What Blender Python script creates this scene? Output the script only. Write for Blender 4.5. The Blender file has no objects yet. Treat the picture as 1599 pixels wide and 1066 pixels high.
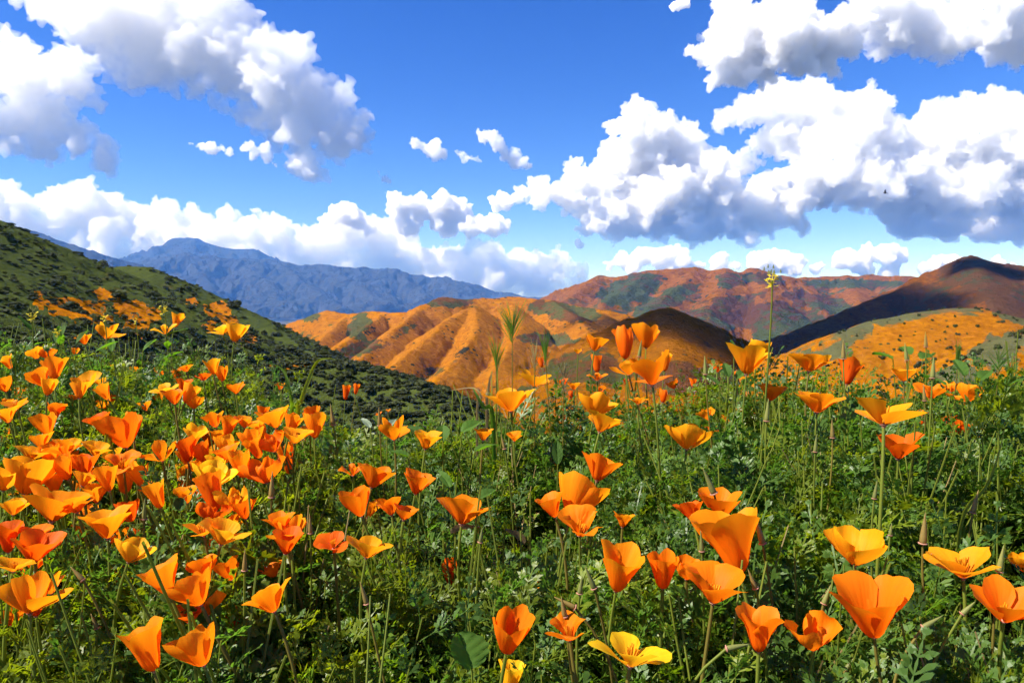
import bpy, bmesh, math, random
import numpy as np
from mathutils import Vector, Matrix, Quaternion

# ------------------------------------------------------------------ camera, sky, sun, exposure
SC = bpy.context.scene
COL = SC.collection
F = 1163.0                       # focal length in photo pixels (photo 1599 x 1066)
PITCH = math.atan((532.5 - 470.0) / F)
cam_data = bpy.data.cameras.new('camera')
cam = bpy.data.objects.new('camera', cam_data)
COL.objects.link(cam)
cam_data.sensor_width = 36.0
cam_data.lens = 36.0 * F / 1599.0
cam_data.clip_start = 0.02
cam_data.clip_end = 90000.0
cam.location = (0, 0, 0)
cam.rotation_euler = (math.pi / 2 - PITCH, 0, 0)
SC.camera = cam

SUN_AZ, SUN_EL = math.radians(-106), math.radians(48)
SDIR = Vector((math.sin(SUN_AZ) * math.cos(SUN_EL), math.cos(SUN_AZ) * math.cos(SUN_EL), math.sin(SUN_EL)))
world = bpy.data.worlds.new('World')
SC.world = world
world.use_nodes = True
wn = world.node_tree
wn.nodes.clear()
w_out = wn.nodes.new('ShaderNodeOutputWorld')
w_bg = wn.nodes.new('ShaderNodeBackground')
w_sky = wn.nodes.new('ShaderNodeTexSky')
w_sky.sky_type = 'NISHITA'
w_sky.sun_disc = False
w_sky.sun_elevation = SUN_EL
w_sky.sun_rotation = SUN_AZ
w_sky.altitude = 2500
w_sky.air_density = 1.3
w_sky.dust_density = 0.0
w_sky.ozone_density = 7.0
w_hsv = wn.nodes.new('ShaderNodeHueSaturation')
w_hsv.inputs['Hue'].default_value = 0.521
w_hsv.inputs['Value'].default_value = 0.86
w_hsv.inputs['Saturation'].default_value = 1.25
w_bg.inputs['Strength'].default_value = 0.083
wn.links.new(w_sky.outputs[0], w_hsv.inputs['Color'])
wn.links.new(w_hsv.outputs[0], w_bg.inputs[0])
wn.links.new(w_bg.outputs[0], w_out.inputs[0])

sun_data = bpy.data.lights.new('sun', 'SUN')
sun = bpy.data.objects.new('sun', sun_data)
COL.objects.link(sun)
sun_data.energy = 5.0
sun_data.angle = math.radians(0.53)
sun_data.color = (1.0, 0.95, 0.87)
sun.rotation_euler = SDIR.to_track_quat('Z', 'Y').to_euler()
sun.location = (-30, 10, 60)

SC.view_settings.view_transform = 'Standard'
SC.view_settings.look = 'None'
SC.view_settings.exposure = 1.3
SC.view_settings.gamma = 1.0
SC.view_settings.use_curve_mapping = False
SC.cycles.max_bounces = 12
SC.cycles.diffuse_bounces = 2
SC.cycles.glossy_bounces = 2
SC.cycles.transmission_bounces = 4
SC.cycles.volume_bounces = 10
SC.cycles.transparent_max_bounces = 12
SC.cycles.use_denoising = True
SC.cycles.use_adaptive_sampling = True
SC.cycles.adaptive_threshold = 0.04
SC.cycles.sample_clamp_indirect = 6.0

# ------------------------------------------------------------------ helpers
def P(px, py, d):
    """A photo pixel at forward distance d (metres) -> world point. The eye is the origin, y is forward."""
    u, v = (px - 799.5) / F, (532.5 - py) / F
    c, s = math.cos(PITCH), math.sin(PITCH)
    y, z = c + v * s, -s + v * c
    return Vector((u / y * d, d, z / y * d))

_rs = np.random.RandomState(7)
_perm = np.concatenate([_rs.permutation(256)] * 3)
_grad = _rs.normal(size=(256, 3)); _grad /= np.linalg.norm(_grad, axis=1)[:, None]

def perlin(p):
    p = np.asarray(p, float)
    i = np.floor(p).astype(int); f = p - i; i &= 255
    w = f * f * f * (f * (f * 6 - 15) + 10)
    out = 0
    for dx in (0, 1):
        for dy in (0, 1):
            for dz in (0, 1):
                h = _perm[_perm[_perm[(i[:, 0] + dx) & 255] + ((i[:, 1] + dy) & 255)] + ((i[:, 2] + dz) & 255)]
                g = _grad[h]
                dot = g[:, 0] * (f[:, 0] - dx) + g[:, 1] * (f[:, 1] - dy) + g[:, 2] * (f[:, 2] - dz)
                out = out + dot * np.where(dx, w[:, 0], 1 - w[:, 0]) * np.where(dy, w[:, 1], 1 - w[:, 1]) * np.where(dz, w[:, 2], 1 - w[:, 2])
    return out * 1.5

def fbm(p, octaves=4, gain=0.5, ridged=False, billow=False):
    p = np.asarray(p, float); a, s, t = 1.0, 0.0, 0.0
    for k in range(octaves):
        n = perlin(p + 17.3 * k)
        if ridged: n = 1 - 2 * np.abs(n)
        if billow: n = 2 * np.abs(n) - 0.5
        s = s + a * n; t += a; a *= gain; p = p * 2.03
    return s / t

def mesh_obj(name, verts, faces, mat=None, parent=None, smooth=True):
    me = bpy.data.meshes.new(name)
    me.from_pydata([tuple(v) for v in verts], [], [tuple(f) for f in faces])
    me.update()
    if smooth: me.polygons.foreach_set('use_smooth', np.ones(len(me.polygons), bool))
    if mat: me.materials.append(mat)
    o = bpy.data.objects.new(name, me)
    COL.objects.link(o)
    if parent: o.parent = parent
    return o

def tag(o, label=None, cat=None, group=None, kind=None):
    if label: o['label'] = label
    if cat: o['category'] = cat
    if group: o['group'] = group
    if kind: o['kind'] = kind
    return o

def new_mat(name):
    m = bpy.data.materials.new(name)
    m.use_nodes = True
    nt = m.node_tree
    nt.nodes.clear()
    return m, nt, nt.nodes.new('ShaderNodeOutputMaterial')

class N:
    """tiny node builder"""
    def __init__(s, nt): s.nt = nt
    def __call__(s, kind, **kw):
        n = s.nt.nodes.new(kind)
        for k, v in kw.items():
            if k.startswith('i_'): 
                key = k[2:]
                key = int(key) if key.isdigit() else key.replace('_', ' ')
                if hasattr(v, 'is_output') or isinstance(v, bpy.types.NodeSocket): s.nt.links.new(v, n.inputs[key])
                else: n.inputs[key].default_value = v
            else: setattr(n, k, v)
        return n
    def math(s, op, a, b=None, clamp=False):
        n = s.nt.nodes.new('ShaderNodeMath'); n.operation = op; n.use_clamp = clamp
        for i, v in enumerate((a, b)):
            if v is None: continue
            if isinstance(v, bpy.types.NodeSocket): s.nt.links.new(v, n.inputs[i])
            else: n.inputs[i].default_value = v
        return n.outputs[0]
    def mix(s, fac, a, b, mode='MIX'):
        n = s.nt.nodes.new('ShaderNodeMix'); n.data_type = 'RGBA'; n.blend_type = mode
        for key, v in ((0, fac), (6, a), (7, b)):
            if isinstance(v, bpy.types.NodeSocket): s.nt.links.new(v, n.inputs[key])
            else: n.inputs[key].default_value = v if key == 0 else (*v, 1) if len(v) == 3 else v
        return n.outputs[2]
    def ramp(s, fac, lo, hi):
        n = s.nt.nodes.new('ShaderNodeMapRange'); n.clamp = True
        s.nt.links.new(fac, n.inputs[0]); n.inputs[1].default_value = lo; n.inputs[2].default_value = hi
        return n.outputs[0]

# ------------------------------------------------------------------ the ground far below and the hills
def flat_mat(name, col, rough=0.95):
    m, nt, out = new_mat(name); n = N(nt)
    b = n('ShaderNodeBsdfPrincipled', i_Base_Color=(*col, 1), i_Roughness=rough)
    b.inputs['Specular IOR Level'].default_value = 0.1
    nt.links.new(b.outputs[0], out.inputs[0])
    return m

def hill_mat(name, scale, orange, green, dry, scrub, bump=1.0, spots=0.0):
    """cover of a hillside: attribute 'cover' r = poppies, g = dry brown, b = dark scrub, with crease shade in the gullies put into colour; broken up by noise of 'scale' metres"""
    m, nt, out = new_mat(name); n = N(nt)
    att = n('ShaderNodeAttribute', attribute_name='cover')
    sep = n('ShaderNodeSeparateColor'); nt.links.new(att.outputs['Color'], sep.inputs[0])
    tc = n('ShaderNodeTexCoord')
    mp = n('ShaderNodeMapping', i_Vector=tc.outputs['Object'])
    mp.inputs['Scale'].default_value = (1 / scale, 1 / scale, 2 / scale)
    n1 = n('ShaderNodeTexNoise', i_Vector=mp.outputs[0], i_Scale=0.22, i_Detail=10.0, i_Roughness=0.70)
    n2 = n('ShaderNodeTexNoise', i_Vector=mp.outputs[0], i_Scale=0.9, i_Detail=5.0, i_Roughness=0.7)
    n3 = n('ShaderNodeTexNoise', noise_dimensions='4D', i_Vector=mp.outputs[0], i_Scale=0.5, i_Detail=6.0, i_Roughness=0.65, i_W=3.0)
    def mask(chan, noise, soft):
        # coverage 0..1 against noise 0.25..0.75
        v = n.math('ADD', n.math('MULTIPLY', noise, 1.0), n.math('MULTIPLY', n.math('SUBTRACT', chan, 0.5), 0.75))
        return n.ramp(v, 0.5 - soft, 0.5 + soft)
    g2 = n.mix(n2.outputs[0], tuple(c * 0.55 for c in green), tuple(c * 1.5 for c in green))
    d2 = n.mix(n3.outputs[0], tuple(c * 0.65 for c in dry), tuple(c * 1.35 for c in dry))
    o2 = n.mix(n.ramp(n2.outputs[0], 0.3, 0.7), tuple(c * f for c, f in zip(orange, (0.6, 0.5, 0.5))), tuple(c * f for c, f in zip(orange, (1.15, 1.25, 1.1))))
    c = n.mix(mask(sep.outputs[1], n3.outputs[0], 0.045), g2, d2)
    c = n.mix(mask(sep.outputs[0], n1.outputs[0], 0.035), c, o2)
    c = n.mix(mask(sep.outputs[2], n2.outputs[0], 0.05), c, n.mix(n1.outputs[0], tuple(x * 0.6 for x in scrub), tuple(x * 1.4 for x in scrub)))
    if spots:
        vo = n('ShaderNodeTexVoronoi', i_Vector=mp.outputs[0], i_Scale=0.75, i_Randomness=1.0)
        th = n.math('MULTIPLY', n.ramp(n1.outputs[0], 0.40, 0.62), spots)
        sm = n.math('LESS_THAN', n.math('ADD', vo.outputs['Distance'], n.math('MULTIPLY', n2.outputs[0], 0.3)), n.math('ADD', th, 0.10))
        c = n.mix(sm, c, n.mix(n3.outputs[0], tuple(x * 0.7 for x in scrub), tuple(x * 2.2 for x in scrub)))
    b = n('ShaderNodeBsdfPrincipled', i_Base_Color=c, i_Roughness=1.0)
    b.inputs['Specular IOR Level'].default_value = 0.0
    bp = n('ShaderNodeBump', i_Strength=1.0, i_Distance=scale * 0.5 * bump, i_Height=n2.outputs[0])
    nt.links.new(bp.outputs[0], b.inputs['Normal'])
    nt.links.new(b.outputs[0], out.inputs[0])
    return m

def ridge_field(X, Y, ridges, smooth):
    """height at (X, Y): the highest of the ridges, each falling away from its crest line; returns height, distance to the crest"""
    acc = None
    for pts, slope in ridges:
        best = np.full(X.shape, -1e9); bd = np.zeros(X.shape)
        for a, b in zip(pts[:-1], pts[1:]):
            ex, ey = b[0] - a[0], b[1] - a[1]
            t = np.clip(((X - a[0]) * ex + (Y - a[1]) * ey) / (ex * ex + ey * ey + 1e-9), 0, 1)
            d = np.hypot(X - a[0] - t * ex, Y - a[1] - t * ey)
            r = smooth * 2.0
            fall = slope * (np.sqrt(d * d + r * r) - r)
            z = a[2] + (b[2] - a[2]) * t - fall
            m = z > best
            best = np.where(m, z, best); bd = np.where(m, d, bd)
        if acc is None: acc, dist = best, bd
        else:
            k = smooth
            h = np.clip(0.5 + 0.5 * (best - acc) / k, 0, 1)
            dist = np.where(best > acc, bd, dist)
            acc = acc * (1 - h) + best * h + k * h * (1 - h)
    return acc, dist

def hill(name, px0, px1, d0, d1, cols, rows, ridges, smooth, gully, cover, mat, zmin=-172.0, power=1.0, seed=0.0, rug=(0.0, 1.0)):
    rid = [([P(*q) for q in pts], s) for pts, s in ridges]
    u = np.linspace((px0 - 799.5) / F, (px1 - 799.5) / F, cols)
    t = np.linspace(0, 1, rows) ** power
    d = d0 * (d1 / d0) ** t
    U, D = np.meshgrid(u, d)
    X, Y = U * D, D
    shape = X.shape
    h, dist = ridge_field(X, Y, rid, smooth)
    amp, size = gully
    pts = np.stack([X.ravel() / size, Y.ravel() / size, np.full(X.size, seed)], 1)
    warp = fbm(pts * 0.7 + 5.1, 3)
    rn = fbm(pts + warp[:, None] * 0.5, 5, 0.5, ridged=True).reshape(shape)
    fade = np.clip(dist / (size * 0.7), 0.03, 1)
    rn2 = fbm(pts * 3.1 + warp[:, None] + 40.0, 4, 0.55, ridged=True).reshape(shape)
    h = h + amp * (np.minimum(rn - 0.62, 0.1) + 0.42 * (rn2 - 0.5)) * fade
    rn = rn + 0.45 * (rn2 - 0.2)
    if rug[0]: h = h + rug[0] * fbm(np.stack([X.ravel() / rug[1], Y.ravel() / rug[1], np.full(X.size, seed + 3)], 1), 5, 0.55, ridged=True).reshape(shape)
    h = np.maximum(h, zmin)
    cov = cover(X, Y, h, dist, rn, pts)
    verts = np.stack([X.ravel(), Y.ravel(), h.ravel()], 1)
    idx = np.arange(rows * cols).reshape(rows, cols)
    quads = np.stack([idx[:-1, :-1].ravel(), idx[:-1, 1:].ravel(), idx[1:, 1:].ravel(), idx[1:, :-1].ravel()], 1)
    keep = (h.ravel()[quads] > zmin + 0.01).any(1)
    o = mesh_obj(name, verts, quads[keep].tolist(), mat)
    at = o.data.color_attributes.new('cover', 'FLOAT_COLOR', 'POINT')
    rgba = np.concatenate([np.stack([np.clip(c, 0, 1).ravel() for c in cov], 1), np.ones((X.size, 1))], 1)
    at.data.foreach_set('color', rgba.astype(np.float32).ravel())
    tag(o, kind='structure')
    return o, (u, d, h)

def to_px(X, Y, Z):
    c, s = math.cos(PITCH), math.sin(PITCH)
    depth = Y * c - Z * s; upv = Y * s + Z * c
    return 799.5 + F * X / depth, 532.5 - F * upv / depth

def blob(x, y, cx, cy, rx, ry, ang=0.0):
    """1 inside a patch of the hillside, ragged at its rim"""
    out = np.zeros(x.shape); r = min(rx, ry); m = (np.abs(x - cx) < rx * 1.6 + ry + r) & (np.abs(y - cy) < ry * 1.6 + rx + r)
    if not m.any(): return out
    x, y = x[m], y[m]
    q = np.stack([x / (r * 1.3), y / (r * 0.9), np.full(x.size, cx * 0.37 + cy)], 1)
    x, y = x + fbm(q, 4, 0.6) * r * 1.5, y + fbm(q + 31.7, 4, 0.6) * r * 1.1
    a = math.radians(ang); dx, dy = x - cx, y - cy
    q = ((dx * math.cos(a) + dy * math.sin(a)) / rx) ** 2 + ((-dx * math.sin(a) + dy * math.cos(a)) / ry) ** 2
    out[m] = np.clip(1.3 - q, 0, 1)
    return out

# valley floor, one sheet
VZ = -170.0
gm, nt, out = new_mat('valley_floor'); n = N(nt)
tc = n('ShaderNodeTexCoord')
a1 = n('ShaderNodeTexNoise', i_Vector=tc.outputs['Object'], i_Scale=0.004, i_Detail=6.0)
b = n('ShaderNodeBsdfPrincipled', i_Base_Color=n.mix(a1.outputs[0], (0.012, 0.018, 0.012), (0.04, 0.038, 0.024)), i_Roughness=1.0)
nt.links.new(b.outputs[0], out.inputs[0])
g = mesh_obj('ground', [(-12500, -800, VZ), (12500, -800, VZ), (12500, 13200, VZ), (-12500, 13200, VZ)], [(0, 1, 2, 3)], gm)
tag(g, kind='structure')

ORANGE, GREEN, DRY, SCRUB = (0.35, 0.124, 0.003), (0.058, 0.070, 0.018), (0.11, 0.045, 0.014), (0.014, 0.018, 0.009)

# blue range in the distance; some of the haze's blue is in its base colours
m_mount = hill_mat('mountain_haze_tinted', 260, (0.018, 0.023, 0.028), (0.008, 0.014, 0.020), (0.032, 0.036, 0.040), (0.004, 0.007, 0.011), 0.8)
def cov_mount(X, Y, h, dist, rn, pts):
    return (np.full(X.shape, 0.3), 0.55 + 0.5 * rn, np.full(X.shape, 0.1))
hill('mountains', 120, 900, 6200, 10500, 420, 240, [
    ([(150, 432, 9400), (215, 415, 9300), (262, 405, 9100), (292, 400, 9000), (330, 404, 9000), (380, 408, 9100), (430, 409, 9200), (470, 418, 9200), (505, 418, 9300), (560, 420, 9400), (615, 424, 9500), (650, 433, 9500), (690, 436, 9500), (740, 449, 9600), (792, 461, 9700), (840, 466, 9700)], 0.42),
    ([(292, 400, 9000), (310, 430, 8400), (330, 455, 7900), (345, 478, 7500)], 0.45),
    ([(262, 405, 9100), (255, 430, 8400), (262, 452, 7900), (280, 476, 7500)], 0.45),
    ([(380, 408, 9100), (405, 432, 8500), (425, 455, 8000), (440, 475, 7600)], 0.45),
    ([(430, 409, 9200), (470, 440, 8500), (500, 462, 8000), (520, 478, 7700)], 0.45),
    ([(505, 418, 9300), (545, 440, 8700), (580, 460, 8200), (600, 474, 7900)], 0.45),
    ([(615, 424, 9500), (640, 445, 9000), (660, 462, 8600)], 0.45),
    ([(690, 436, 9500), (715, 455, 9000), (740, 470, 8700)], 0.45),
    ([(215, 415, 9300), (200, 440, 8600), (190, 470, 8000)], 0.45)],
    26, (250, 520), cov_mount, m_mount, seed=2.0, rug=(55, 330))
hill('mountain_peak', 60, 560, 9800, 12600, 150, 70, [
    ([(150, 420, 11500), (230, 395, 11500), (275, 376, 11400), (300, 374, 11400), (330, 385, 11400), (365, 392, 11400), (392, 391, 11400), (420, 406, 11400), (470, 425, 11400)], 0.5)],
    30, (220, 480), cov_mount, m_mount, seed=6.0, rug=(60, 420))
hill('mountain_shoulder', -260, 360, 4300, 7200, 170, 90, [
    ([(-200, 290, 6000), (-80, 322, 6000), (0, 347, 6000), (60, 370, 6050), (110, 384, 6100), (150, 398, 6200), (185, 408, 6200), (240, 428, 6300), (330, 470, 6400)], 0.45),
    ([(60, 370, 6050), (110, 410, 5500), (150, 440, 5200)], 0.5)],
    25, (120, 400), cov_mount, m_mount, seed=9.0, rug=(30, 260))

# far red-brown hills on the right
m_far = hill_mat('far_hill_cover', 26, (0.225, 0.078, 0.004), (0.046, 0.058, 0.020), (0.085, 0.036, 0.017), (0.016, 0.018, 0.016), 2.0, 0.32)
def cov_far(X, Y, h, dist, rn, pts):
    x, y = to_px(X, Y, h)
    base = fbm(pts * 0.6 + 3.3, 3).reshape(X.shape)
    poppy = 0.52 + 0.6 * base + 0.15 * rn
    for (cx, cy, rx, ry, an) in ((985, 450, 50, 18, -15), (1140, 440, 20, 14, 0), (1190, 435, 35, 10, 10), (1180, 490, 110, 26, 5), (1280, 470, 60, 14, 15), (1040, 470, 60, 14, -25), (1330, 442, 70, 6, 0)):
        poppy = poppy - 0.75 * blob(x, y, cx, cy, rx, ry, an)
    return (poppy, 0.45 + 0.5 * base, 0.12 + 0.35 * blob(x, y, 1230, 488, 70, 22, 10) - 0.3 * rn)
hill('far_hills', 780, 1620, 1500, 3300, 300, 170, [
    ([(840, 470, 2600), (880, 456, 2600), (915, 440, 2600), (938, 430, 2600), (962, 435, 2550), (1010, 426, 2500), (1050, 421, 2500), (1085, 420, 2500), (1112, 426, 2500), (1132, 421, 2450), (1150, 428, 2500), (1172, 421, 2500), (1200, 430, 2550), (1240, 437, 2700), (1300, 434, 2800), (1360, 432, 2800), (1420, 434, 2800), (1500, 440, 2800), (1600, 450, 2800)], 0.5),
    ([(1010, 426, 2500), (975, 455, 2250), (940, 478, 2050)], 0.55),
    ([(1085, 420, 2500), (1060, 450, 2250), (1030, 475, 2000), (1000, 490, 1850)], 0.55),
    ([(1132, 421, 2450), (1130, 450, 2200), (1110, 478, 1950), (1090, 500, 1750)], 0.55),
    ([(1172, 421, 2500), (1195, 450, 2250), (1200, 480, 1950), (1210, 505, 1750)], 0.55),
    ([(1240, 437, 2700), (1265, 460, 2350), (1280, 485, 2050)], 0.55),
    ([(1320, 433, 2800), (1335, 455, 2450), (1345, 480, 2100)], 0.55),
    ([(1400, 434, 2800), (1410, 455, 2450), (1420, 480, 2100)], 0.55),
    ([(938, 430, 2600), (900, 460, 2300), (870, 480, 2100)], 0.55)],
    6, (105, 240), cov_far, m_far, seed=12.0, rug=(13, 120))

# orange hills in the middle
m_mid = hill_mat('middle_hill_cover', 7, ORANGE, (0.065, 0.068, 0.022), DRY, (0.020, 0.020, 0.010), 1.7, 0.34)
def cov_mid(X, Y, h, dist, rn, pts):
    x, y = to_px(X, Y, h)
    base = fbm(pts * 0.8 + 1.3, 3).reshape(X.shape)
    poppy = 0.60 + 0.40 * base + 0.24 * np.clip(rn, -1, 1)
    dark = 0.16 - 0.45 * np.clip(rn, -1, 1)  # scrub, plus the shade of gully creases put into the colour
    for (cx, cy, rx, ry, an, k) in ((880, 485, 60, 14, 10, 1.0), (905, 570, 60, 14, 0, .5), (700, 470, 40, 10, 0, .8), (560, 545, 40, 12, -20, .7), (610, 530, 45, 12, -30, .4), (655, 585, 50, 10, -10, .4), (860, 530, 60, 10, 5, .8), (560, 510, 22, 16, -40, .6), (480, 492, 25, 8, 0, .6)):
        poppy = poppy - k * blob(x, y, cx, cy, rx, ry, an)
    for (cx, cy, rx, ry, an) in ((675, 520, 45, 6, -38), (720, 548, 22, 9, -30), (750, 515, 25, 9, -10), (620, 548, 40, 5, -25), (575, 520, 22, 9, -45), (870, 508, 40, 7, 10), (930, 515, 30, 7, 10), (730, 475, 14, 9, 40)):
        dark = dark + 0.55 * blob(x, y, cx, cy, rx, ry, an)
    return (poppy, 0.45 + 0.6 * base, dark)
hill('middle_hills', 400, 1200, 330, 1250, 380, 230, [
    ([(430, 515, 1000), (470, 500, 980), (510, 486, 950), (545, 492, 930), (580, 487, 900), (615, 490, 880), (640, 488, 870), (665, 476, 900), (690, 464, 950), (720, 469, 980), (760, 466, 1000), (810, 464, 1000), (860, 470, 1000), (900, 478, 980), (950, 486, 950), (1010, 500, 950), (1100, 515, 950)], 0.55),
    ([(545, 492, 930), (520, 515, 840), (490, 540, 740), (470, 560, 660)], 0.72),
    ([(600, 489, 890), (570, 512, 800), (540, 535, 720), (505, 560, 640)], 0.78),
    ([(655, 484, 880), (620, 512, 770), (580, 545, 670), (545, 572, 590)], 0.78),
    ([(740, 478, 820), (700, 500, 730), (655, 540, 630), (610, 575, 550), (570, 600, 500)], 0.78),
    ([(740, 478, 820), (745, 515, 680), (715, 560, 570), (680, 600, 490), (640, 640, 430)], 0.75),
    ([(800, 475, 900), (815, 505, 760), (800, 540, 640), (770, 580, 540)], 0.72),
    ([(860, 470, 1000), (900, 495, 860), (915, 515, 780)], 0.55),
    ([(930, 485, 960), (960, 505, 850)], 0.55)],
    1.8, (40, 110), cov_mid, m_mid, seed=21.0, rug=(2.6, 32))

# nearer brown ridge in the middle, its far half under a cloud's shadow
m_nm = hill_mat('near_ridge_cover', 4, (0.27, 0.092, 0.003), (0.060, 0.060, 0.018), (0.10, 0.040, 0.016), (0.018, 0.018, 0.009), 2.4, 0.34)
def cov_nm(X, Y, h, dist, rn, pts):
    x, y = to_px(X, Y, h)
    base = fbm(pts * 0.8 + 8.3, 3).reshape(X.shape)
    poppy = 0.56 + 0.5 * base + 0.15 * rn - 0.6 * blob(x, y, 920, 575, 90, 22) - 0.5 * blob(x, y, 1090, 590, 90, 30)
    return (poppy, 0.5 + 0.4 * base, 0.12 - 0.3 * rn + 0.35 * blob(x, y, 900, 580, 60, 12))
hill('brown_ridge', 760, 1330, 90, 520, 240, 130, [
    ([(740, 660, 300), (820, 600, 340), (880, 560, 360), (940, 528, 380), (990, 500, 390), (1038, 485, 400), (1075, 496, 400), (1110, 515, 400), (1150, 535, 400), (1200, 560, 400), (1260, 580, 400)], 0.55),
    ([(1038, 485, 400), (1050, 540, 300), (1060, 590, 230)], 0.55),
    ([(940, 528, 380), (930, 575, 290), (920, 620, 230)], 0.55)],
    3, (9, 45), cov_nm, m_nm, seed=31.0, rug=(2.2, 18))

# big hill on the right
m_rt = hill_mat('right_hill_cover', 7, (0.17, 0.056, 0.004), (0.050, 0.048, 0.020), (0.085, 0.038, 0.013), (0.022, 0.020, 0.012), 2.2, 0.30)
def cov_rt(X, Y, h, dist, rn, pts):
    x, y = to_px(X, Y, h)
    base = fbm(pts * 0.8 + 4.3, 3).reshape(X.shape)
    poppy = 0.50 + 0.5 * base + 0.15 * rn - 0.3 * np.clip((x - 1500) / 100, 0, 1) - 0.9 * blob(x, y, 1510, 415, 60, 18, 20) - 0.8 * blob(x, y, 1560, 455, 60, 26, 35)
    return (poppy, 0.7 + 0.4 * base, 0.06 - 0.2 * rn)
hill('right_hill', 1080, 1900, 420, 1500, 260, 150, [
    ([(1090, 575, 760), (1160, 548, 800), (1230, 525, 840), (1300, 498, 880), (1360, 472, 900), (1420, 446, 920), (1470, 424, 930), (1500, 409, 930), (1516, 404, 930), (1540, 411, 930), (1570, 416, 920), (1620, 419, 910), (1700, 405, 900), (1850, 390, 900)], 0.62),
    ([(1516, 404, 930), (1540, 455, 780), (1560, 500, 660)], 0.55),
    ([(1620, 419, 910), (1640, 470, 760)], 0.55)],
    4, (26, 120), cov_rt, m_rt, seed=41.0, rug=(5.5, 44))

# orange slope in front of it
m_rs = hill_mat('right_slope_cover', 2.6, (0.29, 0.102, 0.003), (0.072, 0.072, 0.030), (0.11, 0.066, 0.027), (0.025, 0.025, 0.012), 1.0, 0.26)
def cov_rs(X, Y, h, dist, rn, pts):
    x, y = to_px(X, Y, h)
    base = fbm(pts * 0.9 + 2.3, 3).reshape(X.shape)
    poppy = 0.68 + 0.45 * base + 0.1 * rn - 0.55 * np.clip((10 - dist) / 10, 0, 1) - 0.6 * blob(x, y, 1560, 535, 50, 14, -15) - 0.5 * blob(x, y, 1590, 495, 40, 10, 10) - 0.5 * blob(x, y, 1290, 560, 50, 20, -30)
    return (poppy, 0.4 + 0.4 * base, 0.16 - 0.25 * rn)
RSLOPE = hill('right_slope', 1130, 1900, 70, 420, 240, 130, [
    ([(1150, 610, 250), (1210, 580, 255), (1270, 545, 260), (1330, 514, 265), (1380, 497, 270), (1430, 487, 270), (1480, 481, 270), (1520, 480, 270), (1555, 488, 268), (1599, 497, 265), (1680, 510, 260), (1850, 520, 255)], 0.50),
    ([(1500, 575, 150), (1550, 548, 155), (1599, 524, 160), (1700, 490, 165), (1850, 460, 170)], 0.5)],
    2.5, (2.5, 26), cov_rs, m_rs, seed=51.0)

# green hill on the left
m_lf = hill_mat('left_hill_cover', 2.8, (0.42, 0.140, 0.003), (0.050, 0.064, 0.014), (0.070, 0.060, 0.020), (0.012, 0.016, 0.008), 1.0, 0.36)
def cov_lf(X, Y, h, dist, rn, pts):
    x, y = to_px(X, Y, h)
    base = fbm(pts * 1.2 + 2.3, 3).reshape(X.shape)
    poppy = np.full(X.shape, -0.6)
    for (cx, cy, rx, ry, an) in ((62, 470, 9, 17, 0), (95, 478, 26, 20, 25), (130, 485, 50, 20, 15), (170, 462, 26, 9, 20), (215, 500, 32, 30, 0), (345, 492, 28, 22, 20), (375, 520, 30, 18, 30), (450, 571, 42, 6, -4), (60, 462, 8, 10, 0), (300, 470, 12, 6, 0)):
        poppy = np.maximum(poppy, 1.25 * blob(x, y, cx, cy, rx, ry, an) + 0.35 * base - 0.1)
    low = np.clip((y - 520) / 60, 0, 1)
    return (poppy, 0.25 + 0.4 * base, 0.22 + 0.25 * base + 0.25 * low - 0.2 * rn)
LHILL = hill('left_hill', -420, 820, 70, 460, 400, 210, [
    ([(-400, 180, 200), (-150, 292, 215), (-60, 330, 225), (0, 356, 235), (60, 380, 245), (120, 403, 255), (165, 424, 262), (200, 445, 268), (260, 490, 262), (330, 530, 250), (420, 570, 230)], 0.50),
    ([(120, 470, 330), (160, 428, 335), (195, 415, 340), (225, 416, 342), (260, 430, 345), (300, 448, 345), (340, 468, 340), (385, 490, 335), (420, 512, 325), (460, 536, 310), (505, 558, 290), (560, 585, 262), (640, 622, 225), (740, 668, 190)], 0.55),
    ([(400, 590, 150), (440, 574, 155), (490, 563, 160), (540, 568, 160), (600, 582, 157), (660, 603, 150), (710, 628, 143), (780, 665, 135)], 0.6),
    ([(0, 356, 235), (40, 440, 190), (80, 510, 150), (110, 560, 125)], 0.5),
    ([(-150, 292, 215), (-80, 420, 150), (-40, 520, 110)], 0.5)],
    3.0, (3.0, 34), cov_lf, m_lf, seed=61.0)

# ------------------------------------------------------------------ clouds
def cloud_mat(name, sigma):
    m, nt, out = new_mat(name); n = N(nt)
    v = n('ShaderNodeVolumePrincipled', i_Color=(1, 1, 1, 1), i_Density=sigma, i_Anisotropy=0.0)
    nt.links.new(v.outputs[0], out.inputs['Volume'])
    return m

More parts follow.
